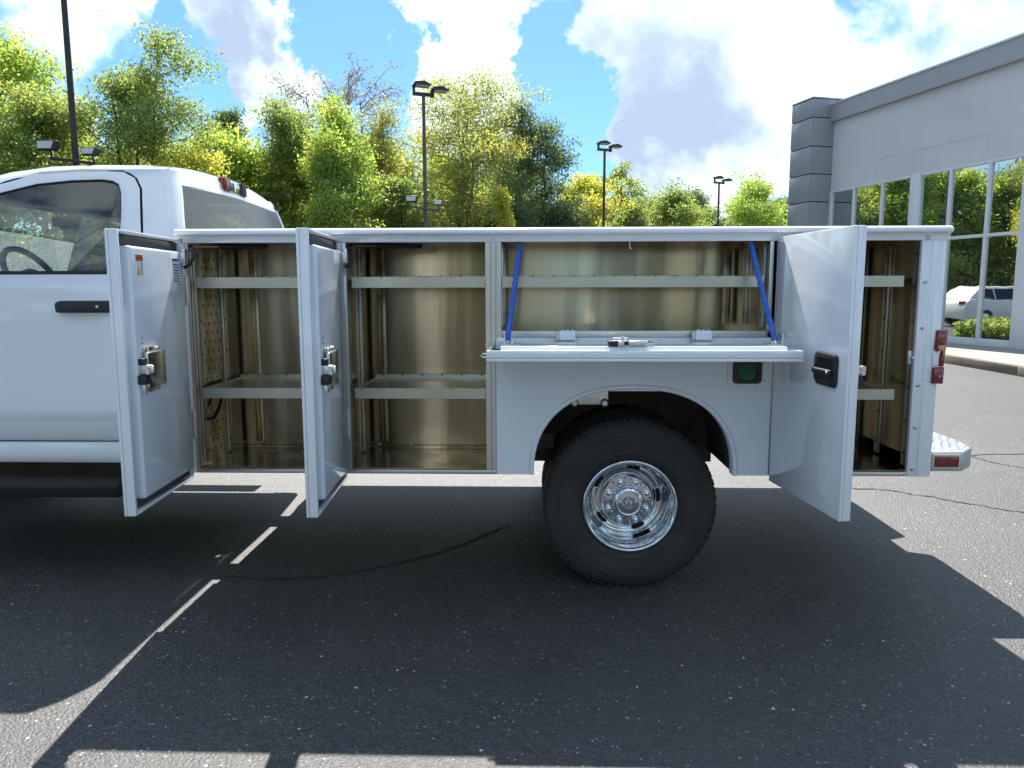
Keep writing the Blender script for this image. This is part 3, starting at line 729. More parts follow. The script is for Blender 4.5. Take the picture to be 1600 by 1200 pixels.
# ---- wheels
def tyre_profile(R, rb, w):
    h = w/2
    return [(rb, -h+.022), (rb+.012, -h+.010), (rb+.030, -h+.003), (rb+.034, -h+.000), (rb+.040, -h+.003), (rb+.06, -h-.001), ((R+rb)/2+.01, -h-.005), (R-.072, -h-.002), (R-.068, -h-.005), (R-.060, -h-.001), (R-.045, -h+.004), (R-.018, -h+.016), (R-.004, -h+.035), (R, -h+.055), (R, h-.055), (R-.004, h-.035), (R-.018, h-.016), (R-.045, h-.004), ((R+rb)/2, h+.004), (rb+.05, h), (rb, h-.022)]
def wheel(cx, yo, side, R=.402, outer_dual=True, name='wheel', front=False, label=None):
    """yo = outer sidewall plane, side = +1 when the wheel lies behind that plane in +y"""
    c = Vector((cx, yo, R)); ax = Vector((0, side, 0)); w = .235
    dish = .085 if not front else -.02
    RS = .925
    prof = [(.212, .10), (.236, .022), (.240, .010), (.237, .001), (.229, -.003), (.221, .001), (.216, .012), (.211, .024), (.203, .035), (.200, .095), (.198, .150), (.190, .164), (.176, .168), (.160, .163), (.150, .150), (.143, .136), (.138, .124), (.134, .120)]
    prof = [(a_r*RS, h_r) for a_r, h_r in prof]
    o = MB().lathe(c, ax, prof, 56).build(name, 'chrome', truck, ang=70, label=label)
    MB().lathe(c+ax*w/2, ax, tyre_profile(R, .216, w), 64).build('tyre', 'rubber', o, ang=50)
    # tread blocks
    mb = MB()
    for k in range(64):
        a = 2*math.pi*k/64
        for hh in (.030, .075, .125, .170):
            p = c+ax*hh; ca, sa = math.cos(a+hh*1.5), math.sin(a+hh*1.5)
            q = [(p.x+(R-.004+dr)*math.cos(a+hh*1.5+da), p.y+side*dh, p.z+(R-.004+dr)*math.sin(a+hh*1.5+da)) for dr in (0, .006) for da, dh in ((0, 0), (.07, 0), (.07, .034), (0, .034))]
            mb.add(q, [(0, 1, 2, 3), (7, 6, 5, 4), (0, 4, 5, 1), (1, 5, 6, 2), (2, 6, 7, 3), (3, 7, 4, 0)])
    mb.build('tread_blocks', 'rubber', o, smooth=False, kind='stuff')
    if not outer_dual:
        MB().lathe(c, ax, [(.20, .115), (0.0, .115)], 40).build('brake_drum', 'under', o); return o
    hub = MB().lathe(c, ax, [(q_r*RS, q_h) for q_r, q_h in [(.1338, .120), (.131, .108), (.126, .105), (.082, .105), (.079, .102), (.077, .078), (.072, .070), (.060, .066), (.056, .062), (.030, .059), (0, .0585)]], 48).build('hub_cover', 'chrome', o, ang=30)
    for k in range(8):
        a = math.radians(22.5+45*k); p = c+Vector((math.cos(a)*.097, 0, math.sin(a)*.097))
        MB().lathe(p+ax*.106, -ax, [(.0135, 0), (.0135, .012), (.011, .019), (.006, .022), (0, .023)], 10).build('lug_nut', 'chrome', hub, ang=30)
        a2 = math.radians(45*k); p2 = c+Vector((math.cos(a2)*.097, 0, math.sin(a2)*.097)); tx = Vector((-math.sin(a2), 0, math.cos(a2))); rx = Vector((math.cos(a2), 0, math.sin(a2)))
        q = [p2+ax*.1048+tx*s1*.016+rx*s2*.019 for s1, s2 in ((-1, -1), (1, -1), (1, 1), (-1, 1))]; q2 = [p2+ax*.0995+tx*s1*.012+rx*s2*.016 for s1, s2 in ((-1, -1), (1, -1), (1, 1), (-1, 1))]
        MB().add(q+q2, [(0, 1, 5, 4), (1, 2, 6, 5), (2, 3, 7, 6), (3, 0, 4, 7), (4, 5, 6, 7)]).build('hub_facet', 'chrome', hub, smooth=False)
    for ang in (5, -67, -139, 149, 77):
        a = math.radians(ang)
        pts = []
        for k in range(16):
            t = 2*math.pi*k/16; du_, dr_ = .034*math.copysign(abs(math.cos(t))**.55, math.cos(t)), .0135*math.copysign(abs(math.sin(t))**.55, math.sin(t))
            rr_ = .166*RS+dr_; aa = a+du_/(.166*RS)
            pts.append((c.x+rr_*math.cos(aa), c.y+side*(.1585 if dr_ < 0 else .163), c.z+rr_*math.sin(aa)))
        mb = MB(); mb.add(pts, [tuple(range(16))]); mb.build('hand_hole', 'hole', o, smooth=False)
        mb = MB(); mb.tube([Vector(p) for p in pts]+[Vector(pts[0])], .0022, 6); mb.build('hole_rim', 'chrome', o)
    # emblem: a shield with a horned head in relief
    e = c+ax*.057
    def em(pts, r, nm): MB().tube([(e.x+x, e.y, e.z+z) for x, z in pts], r, 6).build(nm, 'steel', hub)
    em([(-.026, .020), (0, .029), (.026, .020), (.028, -.004), (.014, -.023), (0, -.031), (-.014, -.023), (-.028, -.004), (-.026, .020)], .0026, 'emblem_shield')
    for s_ in (-1, 1):
        em([(s_*.004, .016), (s_*.012, .020), (s_*.020, .013), (s_*.021, .002), (s_*.015, -.006), (s_*.010, -.001), (s_*.013, .006)], .0030, 'emblem_horn')
        em([(s_*.005, .014), (s_*.006, -.004), (s_*.003, -.018)], .0030, 'emblem_head')
    return o
wheel(AX, .068, 1, name='rear_wheel', label='outer rear wheel with a deep chrome dish and eight lug nuts')
wheel(AX, .335, 1, outer_dual=False, name='inner_wheel')
wheel(AX, BW-.068, -1, name='rear_wheel'); wheel(AX, BW-.335, -1, outer_dual=False, name='inner_wheel')
wheel(-3.86, .17, 1, name='front_wheel', front=True); wheel(-3.86, BW-.17, -1, name='front_wheel', front=True)

# ---- cab
def Ys(z): return .18 if z < 1.45 else .18+.20*((z-1.45)/.5)**1.25
LOW = [(.676, .205), (.70, .190), (.765, .184), (.785, .178), (.815, .170), (.84, .168), (.92, .176), (1.15, .172), (1.38, .174), (1.43, .180), (1.46, .186), (1.487, .192)]
WIN = [(-1.94, 1.487), (-1.962, 1.63), (-1.98, 1.776), (-1.999, 1.871), (-2.02, 1.913), (-2.052, 1.93), (-2.114, 1.937), (-2.259, 1.933), (-2.424, 1.916), (-2.594, 1.872), (-2.75, 1.80), (-2.9, 1.68), (-3.05, 1.487)]
CUT = [(-1.835, 1.487), (-1.855, 1.60), (-1.867, 1.682), (-1.908, 1.887), (-1.944, 1.942), (-2.004, 1.972), (-2.1, 1.977), (-2.216, 1.978), (-2.436, 1.964), (-2.605, 1.914), (-2.8, 1.83), (-2.98, 1.70), (-3.15, 1.487)]
def refine(pts, n=4):
    out = []
    for (a, b), (c, d) in zip(pts[:-1], pts[1:]):
        for k in range(n): out.append((a+(c-a)*k/n, b+(d-b)*k/n))
    return out+[pts[-1]]
WINr, CUTr = refine(WIN, 3), refine(CUT, 3)
def cut_top(x):
    pts = [(a, b) for a, b in CUT[5:]]
    if x >= pts[0][0]: return pts[0][1]
    for (a, b), (c, d) in zip(pts[:-1], pts[1:]):
        if c <= x <= a: return b+(d-b)*(x-a)/(c-a)
    return pts[-1][1]
for side in (0, 1):
    mir = (lambda x, y, z: (x, 2*CY-y, z)) if side else (lambda x, y, z: (x, y, z))
    rows = [[(x+ (.0 if z < 1.2 else 0), y, z) for x in np.linspace(-1.843, -3.15, 12)] for z, y in LOW]
    cdoor = MB().sheet(rows).map(mir).build('cab_door', 'paint', truck, ang=50)
    # upper frame of the door
    o3 = [(x, Ys(z)+.002, z) for x, z in CUTr]; mid = [(x*.75+a*.25, Ys(z*.75+b*.25)-.001, z*.75+b*.25) for (x, z), (a, b) in zip(CUTr, WINr)]
    i3 = [(x, Ys(z)+.006, z) for x, z in WINr]; i4 = [(x, Ys(z)+.03, z) for x, z in WINr]
    MB().sheet([o3, mid, i3, i4]).map(mir).build('window_frame', 'paint', cdoor, ang=50)
    # black window gasket
    g1 = [(x, Ys(z)+.004, z) for x, z in WINr]; g2 = [(x+(a-x)*.0+(-2.4-x)*.018, Ys(z)+.010, z+(1.66-z)*.045) for (x, z), (a, b) in zip(WINr, WINr)]
    MB().sheet([g1, g2]).map(mir).build('window_gasket', 'blackp', cdoor)
    MB().box(-3.05, -1.94, .186, .205, 1.475, 1.4915).map(mir).build('belt_moulding', 'blackp', cdoor, .003)
    # glass: strips from belt to the window top
    rows = []
    for k in range(25):
        x = -1.945-(3.04-1.945)*k/24
        zt = 1.50
        up_ = [(a, b) for a, b in WIN]
        best = 1.50
        for (a, b), (c, d) in zip(up_[:-1], up_[1:]):
            lo, hi = min(a, c), max(a, c)
            if lo <= x <= hi and hi > lo: best = max(best, b+(d-b)*(x-a)/(c-a))
        rows.append([(x, Ys(1.485+(best-1.485)*t)+.016, 1.485+(best-1.485)*t) for t in (0, .25, .5, .75, 1)])
    MB().sheet(rows).map(mir).build('door_glass', 'cabglass', cdoor, ang=80)
    # handle
    hx0, hx1 = (-2.236, -1.985)
    h_ = MB().prism([(hx0+.008, 1.296), (hx1, 1.296), (hx1, 1.352), (hx0+.02, 1.352), (hx0, 1.34), (hx0, 1.308)], 'y', .135, .176).map(mir).build('door_handle', 'blackp', cdoor, .008, 3)
    MB().cyl((-2.03, .134, 1.325), (-2.03, .130, 1.325), .007, n=12).map(mir).build('key_lock', 'zinc', h_)
    # dark gap line behind the door
    MB().sheet([[(x+.006, Ys(z)+.012 if z > 1.45 else .19, z) for x, z in ([(-1.846, .66), (-1.843, .95), (-1.838, 1.3)]+CUT)], [(x-.006, Ys(z)+.012 if z > 1.45 else .19, z) for x, z in ([(-1.846, .66), (-1.843, .95), (-1.838, 1.3)]+CUT)]]).map(mir).build('door_gap', 'hole', cdoor)
    # cab corner behind the door
    rows = []
    for z, y, xc in [(.56, .205, -1.846), (.676, .195, -1.846), (.80, .178, -1.844), (.95, .176, -1.843), (1.3, .174, -1.838), (1.43, .180, -1.836), (1.487, .192, -1.835), (1.60, None, -1.855), (1.682, None, -1.867), (1.80, None, -1.890), (1.887, None, -1.908), (1.942, None, -1.944), (1.968, None, -1.985), (1.986, .392, -2.03)]:
        yy = y if y is not None else Ys(z)+.002
        xr = -1.652-(z-1.487)*.22 if z > 1.487 else -1.652
        if z > 1.9: xr -= (z-1.9)*.10
        if z > 1.98: yy += .0
        a = xc+.010
        rows.append([(a, yy+.012, z), (a+.002, yy, z), ((a+xr-.06)/2, yy-.001, z), (xr-.06, yy, z), (xr-.035, yy+.006, z), (xr-.012, yy+.028, z), (xr, yy+.07, z)])
    MB().sheet(rows).map(mir).build('cab_corner', 'paint', truck, ang=50)
    # rocker and step
    MB().prism([(.205, .668), (.200, .60), (.215, .562), (.33, .555), (.33, .668)], 'x', -3.2, -1.69).map(mir).build('rocker_panel', 'paint', truck, .006)
    MB().prism([(.10, .470), (.115, .49), (.24, .492), (.26, .45), (.24, .412), (.12, .412)], 'x', -3.1, -1.98).map(mir).build('running_board', 'stepblack', truck, .012, 3)
    # fender and headlamp, ahead of the picture
    fa = [(-3.86-.46*math.cos(math.pi*k/16), .62+.34*math.sin(math.pi*k/16)) for k in range(17)]
    fo = [(-4.62, .62+.68*min(1, k/4)) if k < 4 else ((-4.62+1.46*(k-4)/8, 1.30+.15*(k-4)/8) if k <= 12 else (-3.16, 1.45-.83*(k-12)/4)) for k in range(17)]
    MB().sheet([[(x, .16, z) for x, z in fo], [(x, .15, z) for x, z in fa], [(x, .40, z) for x, z in fa]]).map(mir).build('front_fender', 'paint', truck, ang=30)
    hl = MB().prism([(-4.64, .95), (-4.45, .95), (-4.45, 1.18), (-4.62, 1.18)], 'y', .19, .55).map(mir).build('headlamp', 'lens', truck, .03)
    # towing mirror
    mr = MB().box(-3.02, -2.94, -.14, .06, 1.50, 1.78).map(mir).build('door_mirror', 'blackp', truck, .03)
    MB().box(-3.0, -2.96, .05, .20, 1.53, 1.60).map(mir).build('mirror_arm', 'blackp', mr, .01)

# roof with rear edge, back wall
def roof_z(x): return float(np.interp(-x, [1.78, 1.83, 1.92, 2.2, 2.42, 2.6, 2.75, 2.92], [1.985, 2.008, 2.022, 2.026, 2.020, 1.992, 1.945, 1.865]))
rows = []
for x in (-1.800, -1.81, -1.83, -1.86, -1.92, -2.05, -2.2, -2.42, -2.6, -2.75, -2.85, -2.92):
    zc = cut_top(x)+.010; y0 = Ys(cut_top(x))+.004; zt = roof_z(x)
    zc = min(zc, zt-.02)
    half = [(y0, zc), (y0+.012, zc+.016), (y0+.04, zt-.022 if zt-.022 > zc+.02 else zc+.02), (y0+.09, zt-.004), (y0+.17, zt+.010), (y0+.33, zt+.028), (y0+.52, zt+.038), (CY, zt+.042)]
    rows.append([(x, y, z) for y, z in half]+[(x, 2*CY-y, z) for y, z in half[-2::-1]])
MB().sheet(rows).build('cab_roof', 'paint', truck, ang=50)
def back_x(z): return (-1.652-(z-1.487)*.22 if z > 1.487 else -1.652)-(max(0, z-1.9)*.10)
# strip between roof edge and rear window, and the pillars beside it
edge = rows[0]
strip_lo = [(back_x(1.925)+.002, y if .48 < y < 2*CY-.48 else y+(.05 if y < CY else -.05), 1.905+.028*(1-((y-CY)/.75)**2)) for x, y, z in edge[2:-2]]
MB().sheet([[p for p in edge[2:-2]], [(-1.772, y, z-.035) for x, y, z in edge[2:-2]], strip_lo]).build('roof_header', 'paint', truck, ang=60)
for side in (0, 1):
    mir = (lambda x, y, z: (x, 2*CY-y, z)) if side else (lambda x, y, z: (x, y, z))
    MB().sheet([[(back_x(z), (Ys(z) if z > 1.45 else .185)+.07, z), (back_x(z)+.004, (Ys(z) if z > 1.45 else .185)+.085, z), (back_x(z)-.004, (Ys(z) if z > 1.45 else .185)+.10, z)] for z in (1.48, 1.55, 1.65, 1.75, 1.85, 1.93)]).map(mir).build('rear_pillar', 'paint', truck, ang=50)
rg = [[(back_x(z)-.003+ .0, y_, z+ (0.022*(1-((y_-CY)/.75)**2) if z > 1.85 else 0)) for y_ in np.linspace(Ys(z)+.10, 2*CY-Ys(z)-.10, 17)] for z in (1.48, 1.55, 1.65, 1.75, 1.85, 1.915)]
MB().sheet(rg).build('rear_window', 'rearglass', truck, ang=80)
for s_ in (0, 1): MB().ball((-1.832, .462 if not s_ else 2*CY-.462, 1.960), .05, 12, (.75, .85, .72)).build('corner_cap', 'paint', truck)
bx('sticker', 'label', truck, (-1.686, -1.682, .56, .60, 1.655, 1.70))
MB().sheet([[(-1.652, y, z) for y in (.255, CY, 2*CY-.255)] for z in (.56, 1.0, 1.482)]).build('cab_back', 'paint', truck)
for y in (.62, .66): bx('roof_seam', 'seal', truck, (-1.792, -1.786, y, y+.004, 1.975, 1.995))
# third brake lamp in the header
bl = MB().box(-1.792, -1.757, .98, 1.30, 1.955, 2.035).build('brake_lamp', 'red', truck, .008)
bx('cargo_lens', 'chrome', bl, (-1.7565, -1.752, 1.06, 1.22, 1.962, 2.028), .003)
bx('lamp_cap', 'blackp', bl, (-1.7565, -1.750, 1.225, 1.30, 1.958, 2.032), .003)
bx('lamp_cap', 'red', bl, (-1.7565, -1.750, .98, 1.055, 1.958, 2.032), .003)

# windscreen, cowl, hood, grille
ws = [[(-2.92-.50*t, Ys(roof_z(-2.92))+.02-(.12*t)+(2*CY-2*(Ys(roof_z(-2.92))+.02-.12*t))*s_, 1.86-.38*t+.03*math.sin(math.pi*s_)) for s_ in np.linspace(0, 1, 9)] for t in np.linspace(0, 1, 6)]
MB().sheet(ws).build('windscreen', 'cabglass', truck, ang=80)
hood = [[(x, .17+(2*CY-.34)*s_, z+.07*math.sin(math.pi*s_)**.6) for s_ in np.linspace(0, 1, 13)] for x, z in ((-3.15, 1.46), (-3.45, 1.45), (-3.9, 1.41), (-4.4, 1.34), (-4.60, 1.28), (-4.66, 1.15))]
MB().sheet(hood).build('hood', 'paint', truck, ang=50)
gr_ = bx('grille', 'chrome', truck, (-4.70, -4.60, .55, 1.73, .82, 1.20), .02)
for k in range(4): bx('grille_bar', 'blackp', gr_, (-4.712, -4.7005, .60, 1.68, .86+.08*k, .90+.08*k), .003)
bx('front_bumper', 'chrome', truck, (-4.85, -4.58, .18, 2.10, .50, .76), .04, 3)
# cabin interior
bx('cab_floor', 'interior', truck, (-3.3, -1.72, .24, 2.04, .60, .66))
MB().prism([(-3.40, 1.42), (-2.98, 1.47), (-2.86, 1.44), (-2.82, 1.30), (-2.95, .9), (-3.40, .9)], 'y', .26, 2.02).build('dashboard', 'dash', truck, .02, 3)
dc = MB().prism([(-2.95, 1.44), (-2.80, 1.43), (-2.74, 1.36), (-2.80, 1.28), (-2.95, 1.28)], 'y', .42, .90).build('gauge_hood', 'dash', truck, .02)
sw = MB(); cen = Vector((-2.68, .66, 1.46)); axs = Vector((.86, 0, .5)).normalized(); a_ = Vector((0, 1, 0)); b_ = axs.cross(a_)
sw.tube([cen+(a_*math.cos(2*math.pi*k/28)+b_*math.sin(2*math.pi*k/28))*.185 for k in range(29)], .016, 8)
swo = sw.build('steering_wheel', 'interior', truck)
MB().ball(tuple(cen-axs*.02), .085, 12, (.6, 1, .8)).build('wheel_boss', 'dash', swo)
for an in (0, 180, 270): MB().tube([cen-axs*.02, cen+(a_*math.cos(math.radians(an))+b_*math.sin(math.radians(an)))*.18], .014, 6).build('wheel_spoke', 'interior', swo)
MB().cyl(tuple(cen), tuple(cen-axs*.25), .04, n=12).build('steering_column', 'interior', swo)
MB().prism([(-2.62, .98), (-2.1, .95), (-1.90, 1.55), (-1.80, 1.56), (-1.84, .70), (-2.62, .72)], 'y', .30, 1.98).build('bench_seat', 'interior', truck, .05, 3)
for y in (.50, 1.50): bx('head_restraint', 'interior', truck, (-1.92, -1.83, y, y+.26, 1.58, 1.74), .03, 3)
MB().sheet([[(x, y, roof_z(x)-.04) for y in np.linspace(.44, 2*CY-.44, 5)] for x in (-1.85, -2.2, -2.6, -2.85)]).build('headliner', 'headliner', truck)
bx('rear_view_mirror', 'blackp', truck, (-2.80, -2.775, 1.02, 1.26, 1.765, 1.825), .012)
bx('sun_visor', 'headliner', truck, (-2.86, -2.70, .52, .95, 1.86, 1.885), .01)
bx('sun_visor', 'headliner', truck, (-2.86, -2.70, 1.33, 1.76, 1.86, 1.885), .01)
bx('door_trim', 'dash', truck, (-3.1, -1.86, 2.03, 2.06, .72, 1.485), .01)

# ------------------------------------------------------------------ showroom building
WD = Vector((.28, -1.0, 0)).normalized()       # along the wall, towards the camera
WNv = Vector((WD.y, -WD.x, 0))                  # out of the wall, towards the car park
if WNv.x > 0: WNv = -WNv
WO = Vector((8.25, 18.0, 0))
def wl_(s, o, z): p = WO+WD*s+WNv*o; return (p.x, p.y, z)     # s along, o outwards
bld = empty('showroom_building', tuple(WO), 'grey flat-roofed showroom building with tall glazed windows', 'building')
def wbox(name, mat, parent, s0, s1, o0, o1, z0, z1, bevel=0.0, label=None):
    return MB().box(s0, s1, o0, o1, z0, z1).map(wl_).build(name, mat, parent, bevel, smooth=bool(bevel), label=label)
LEN = 22.0
wbox('upper_wall', 'stucco', bld, .0, LEN, -.6, 0, 4.08, 5.92)
fas = wbox('fascia', 'fascia', bld, -.0, LEN, -.5, .13, 5.922, 6.36)
wbox('roof_coping', 'alu', fas, .0, LEN, -.55, .16, 6.362, 6.40)
wbox('roof_parapet', 'fascia', fas, .0, LEN, -.9, -.12, 6.402, 6.50)
wbox('roof_slab', 'fascia', bld, .0, LEN, -12, -.92, 6.2, 6.40)
wbox('end_wall', 'stucco', bld, .0, .3, -12, -.61, 0.0, 6.15)
wbox('interior_wall', 'interior', bld, .31, LEN, -3.0, -2.9, 0.1, 4.0)
for k, (a, b, c, e) in enumerate(((1.76, 5.05, 4.625, 4.64), (1.76, 1.775, 4.25, 4.624), (5.035, 5.05, 4.25, 4.624))):
    wbox('sign_outline', 'ghost', bld, a, b, .0005, .006, c, e)
# pilaster made of stacked panels
pil = wbox('pilaster', 'hole', bld, -.93, -.02, -.55, .66, 0.0, 6.45)
joints = [0.02, .80, 1.55, 2.29, 3.03, 3.77, 4.52, 5.26, 6.02, 6.52]
for z0, z1 in zip(joints[:-1], joints[1:]):
    wbox('panel', 'panel', pil, -.95, -.002, .6605, .685, z0+.012, z1-.012, .004)
    wbox('panel', 'panel', pil, -.0185, .004, -.02, .66, z0+.012, z1-.012, .004)
wbox('pilaster_cap', 'panel', pil, -.97, .012, -.57, .70, 6.525, 6.56, .004)
# glazing: posts, transoms, panes
posts = [(.0, .09), (.94, 1.0), (1.98, 2.04), (2.97, 3.27), (4.10, 4.17), (5.12, 5.19), (5.97, 6.55), (7.5, 7.57), (8.6, 8.67), (9.7, 10.0), (11.2, 11.27), (12.4, 12.47), (13.6, 13.9), (15.2, 15.27), (16.6, 16.67), (18.0, 18.3), (20, 20.07), (21.7, 22.0)]
for a, b in posts: wbox('window_post', 'alu', bld, a, b, -.08, .03 if b-a < .2 else .05, .151, 4.078, .006)
for (a0, a1), (b0, b1) in zip(posts[:-1], posts[1:]):
    wbox('sill_bar', 'alu', bld, a1+.001, b0-.001, -.06, .02, .152, .31, .004)
    wbox('transom_bar', 'alu', bld, a1+.001, b0-.001, -.06, .02, 2.475, 2.545, .004)
    wbox('head_bar', 'alu', bld, a1+.001, b0-.001, -.06, .02, 4.01, 4.077, .004)
    for z0, z1 in ((.311, 2.474), (2.546, 4.009)):
        wbox('pane', 'shopglass', bld, a1+.001, b0-.001, -.03, -.02, z0, z1)
# pavement in front of it
pts = [(7.90, -6), (7.88, 8.7), (7.84, 10.9), (7.55, 15), (6.9, 20.5)]
far_ = [wl_(s, -.02, 0)[:2] for s in (-1.5, 6, 12, 18, 26)]
pave = MB().prism(pts+[tuple(p) for p in far_], 'z', .0, .15).build('pavement', 'concrete', None, .012, kind='structure')
kb = []
for (xa, ya), (xb, yb) in zip(pts[:-1], pts[1:]):
    n_ = max(1, int(math.hypot(xb-xa, yb-ya)/1.8))
    for k in range(n_):
        x0_, y0_ = xa+(xb-xa)*k/n_, ya+(yb-ya)*k/n_; x1_, y1_ = xa+(xb-xa)*(k+1)/n_, ya+(yb-ya)*(k+1)/n_
        MB().prism([(x0_-.002, y0_+.008), (x1_-.002, y1_-.008), (x1_-.15, y1_-.008), (x0_-.15, y0_+.008)], 'z', -.02, .152).build('kerb_stone', 'kerb_shaded', pave, .012)

# ------------------------------------------------------------------ lamp posts
def lamp_post(x, y, mat, label, floods=False, rot=0.0, h=7.7):
    r = empty('lamp_post', (x, y, 0), label, 'lamp post', 'lamp posts of the car park')
    def R(px_, py_, pz_):
        c, s_ = math.cos(rot), math.sin(rot); return (x+c*px_-s_*py_, y+s_*px_+c*py_, pz_)
    MB().cyl((x, y, 0), (x, y, h), .075, .055, 12).build('pole', mat, r)
    MB().cyl((x, y, 0), (x, y, .6), .25, .25, 16).build('base', 'concrete', r, .02)
    def head(cx, cz, w=.5, tilt=.12):
        hd_ = MB().prism([(-.06, .02), (.0, .12), (.30, .16), (.52, .06), (.52, .02)], 'y', -.20, .20)
        o = hd_.map(lambda a, b, c: R(cx+a, b, cz+c)).build('lamp_head', 'pole', r, .012)
        MB().box(.04, .49, -.17, .17, .002, .019).map(lambda a, b, c: R(cx+a, b, cz+c)).build('lens', 'lens', o)
        MB().box(-.06, .03, -.04, .04, -.20, .03).map(lambda a, b, c: R(cx+a, b, cz+c)).build('stem', 'pole', o, .01)
    MB().box(-.36, .36, -.05, .05, h-.05, h+.06).map(R).build('cross_arm', 'pole', r, .01)
    head(-.30, h+.24); head(.30, h+.12)
    if floods:
        MB().box(-.46, .46, -.035, .035, 4.02, 4.08).map(lambda a, b, c: (x+a, y+b-.12, c-a*.12)).build('flood_arm', mat, r, .006)
        for dx, dz, sc in ((-.42, .26, 1), (.46, .13, .78)):
            fl_ = MB().prism([(-.17, -.10), (.17, -.10), (.20, .10), (-.20, .10)], 'y', -.12, .10).map(lambda a, b, c: (x+dx+a*sc, y-.22+b+c*.35, 4.08+dz+c*sc)).build('flood_lamp', 'pole', r, .012)
            MB().prism([(-.14, -.075), (.14, -.075), (.165, .075), (-.165, .075)], 'y', -.130, -.1205).map(lambda a, b, c: (x+dx+a*sc, y-.22+b+c*.35, 4.08+dz+c*sc)).build('flood_lens', 'lens', fl_)
            MB().cyl((x+dx, y-.12, 4.03-dx*.12), (x+dx, y-.17, 4.0+dz), .022, n=8).build('flood_knuckle', 'pole', r)
    return r
lamp_post(-9.58, 12.35, 'pole', 'tall dark lamp post with two floodlights, rising behind the cab roof', True, .25, 8.4)
lamp_post(-3.62, 21.75, 'pole2', 'weathered lamp post with twin heads in front of the big open tree', True, .35)
lamp_post(3.24, 31.75, 'pole', 'lamp post with twin heads in front of the yellow tree', False, .35)
lamp_post(11.18, 42.75, 'pole', 'smallest and farthest lamp post with twin heads, near the building', False, .35)

# ------------------------------------------------------------------ trees
def leaf_mesh(name, C_, size, rs, mat, up_bias=.3):
    n = len(C_)
    nrm = rs.normal(size=(n, 3)); nrm[:, 2] += up_bias; nrm /= np.linalg.norm(nrm, axis=1)[:, None]
    t = rs.normal(size=(n, 3)); t -= nrm*(t*nrm).sum(1)[:, None]; t /= np.linalg.norm(t, axis=1)[:, None]
    b = np.cross(nrm, t)
    s = size*rs.uniform(.6, 1.35, (n, 1))
    V = np.empty((n, 4, 3)); V[:, 0] = C_-t*s; V[:, 1] = C_-b*s*.55+nrm*s*.12; V[:, 2] = C_+t*s; V[:, 3] = C_+b*s*.55+nrm*s*.12
    me = bpy.data.meshes.new(name)
    me.vertices.add(n*4); me.vertices.foreach_set('co', V.reshape(-1).astype(np.float32))
    me.loops.add(n*4); me.loops.foreach_set('vertex_index', np.arange(n*4, dtype=np.int32))
    me.polygons.add(n); me.polygons.foreach_set('loop_start', np.arange(0, n*4, 4, dtype=np.int32))
    me.update(calc_edges=True)
    at = me.attributes.new('leafcol', 'FLOAT', 'FACE')
    return me, at
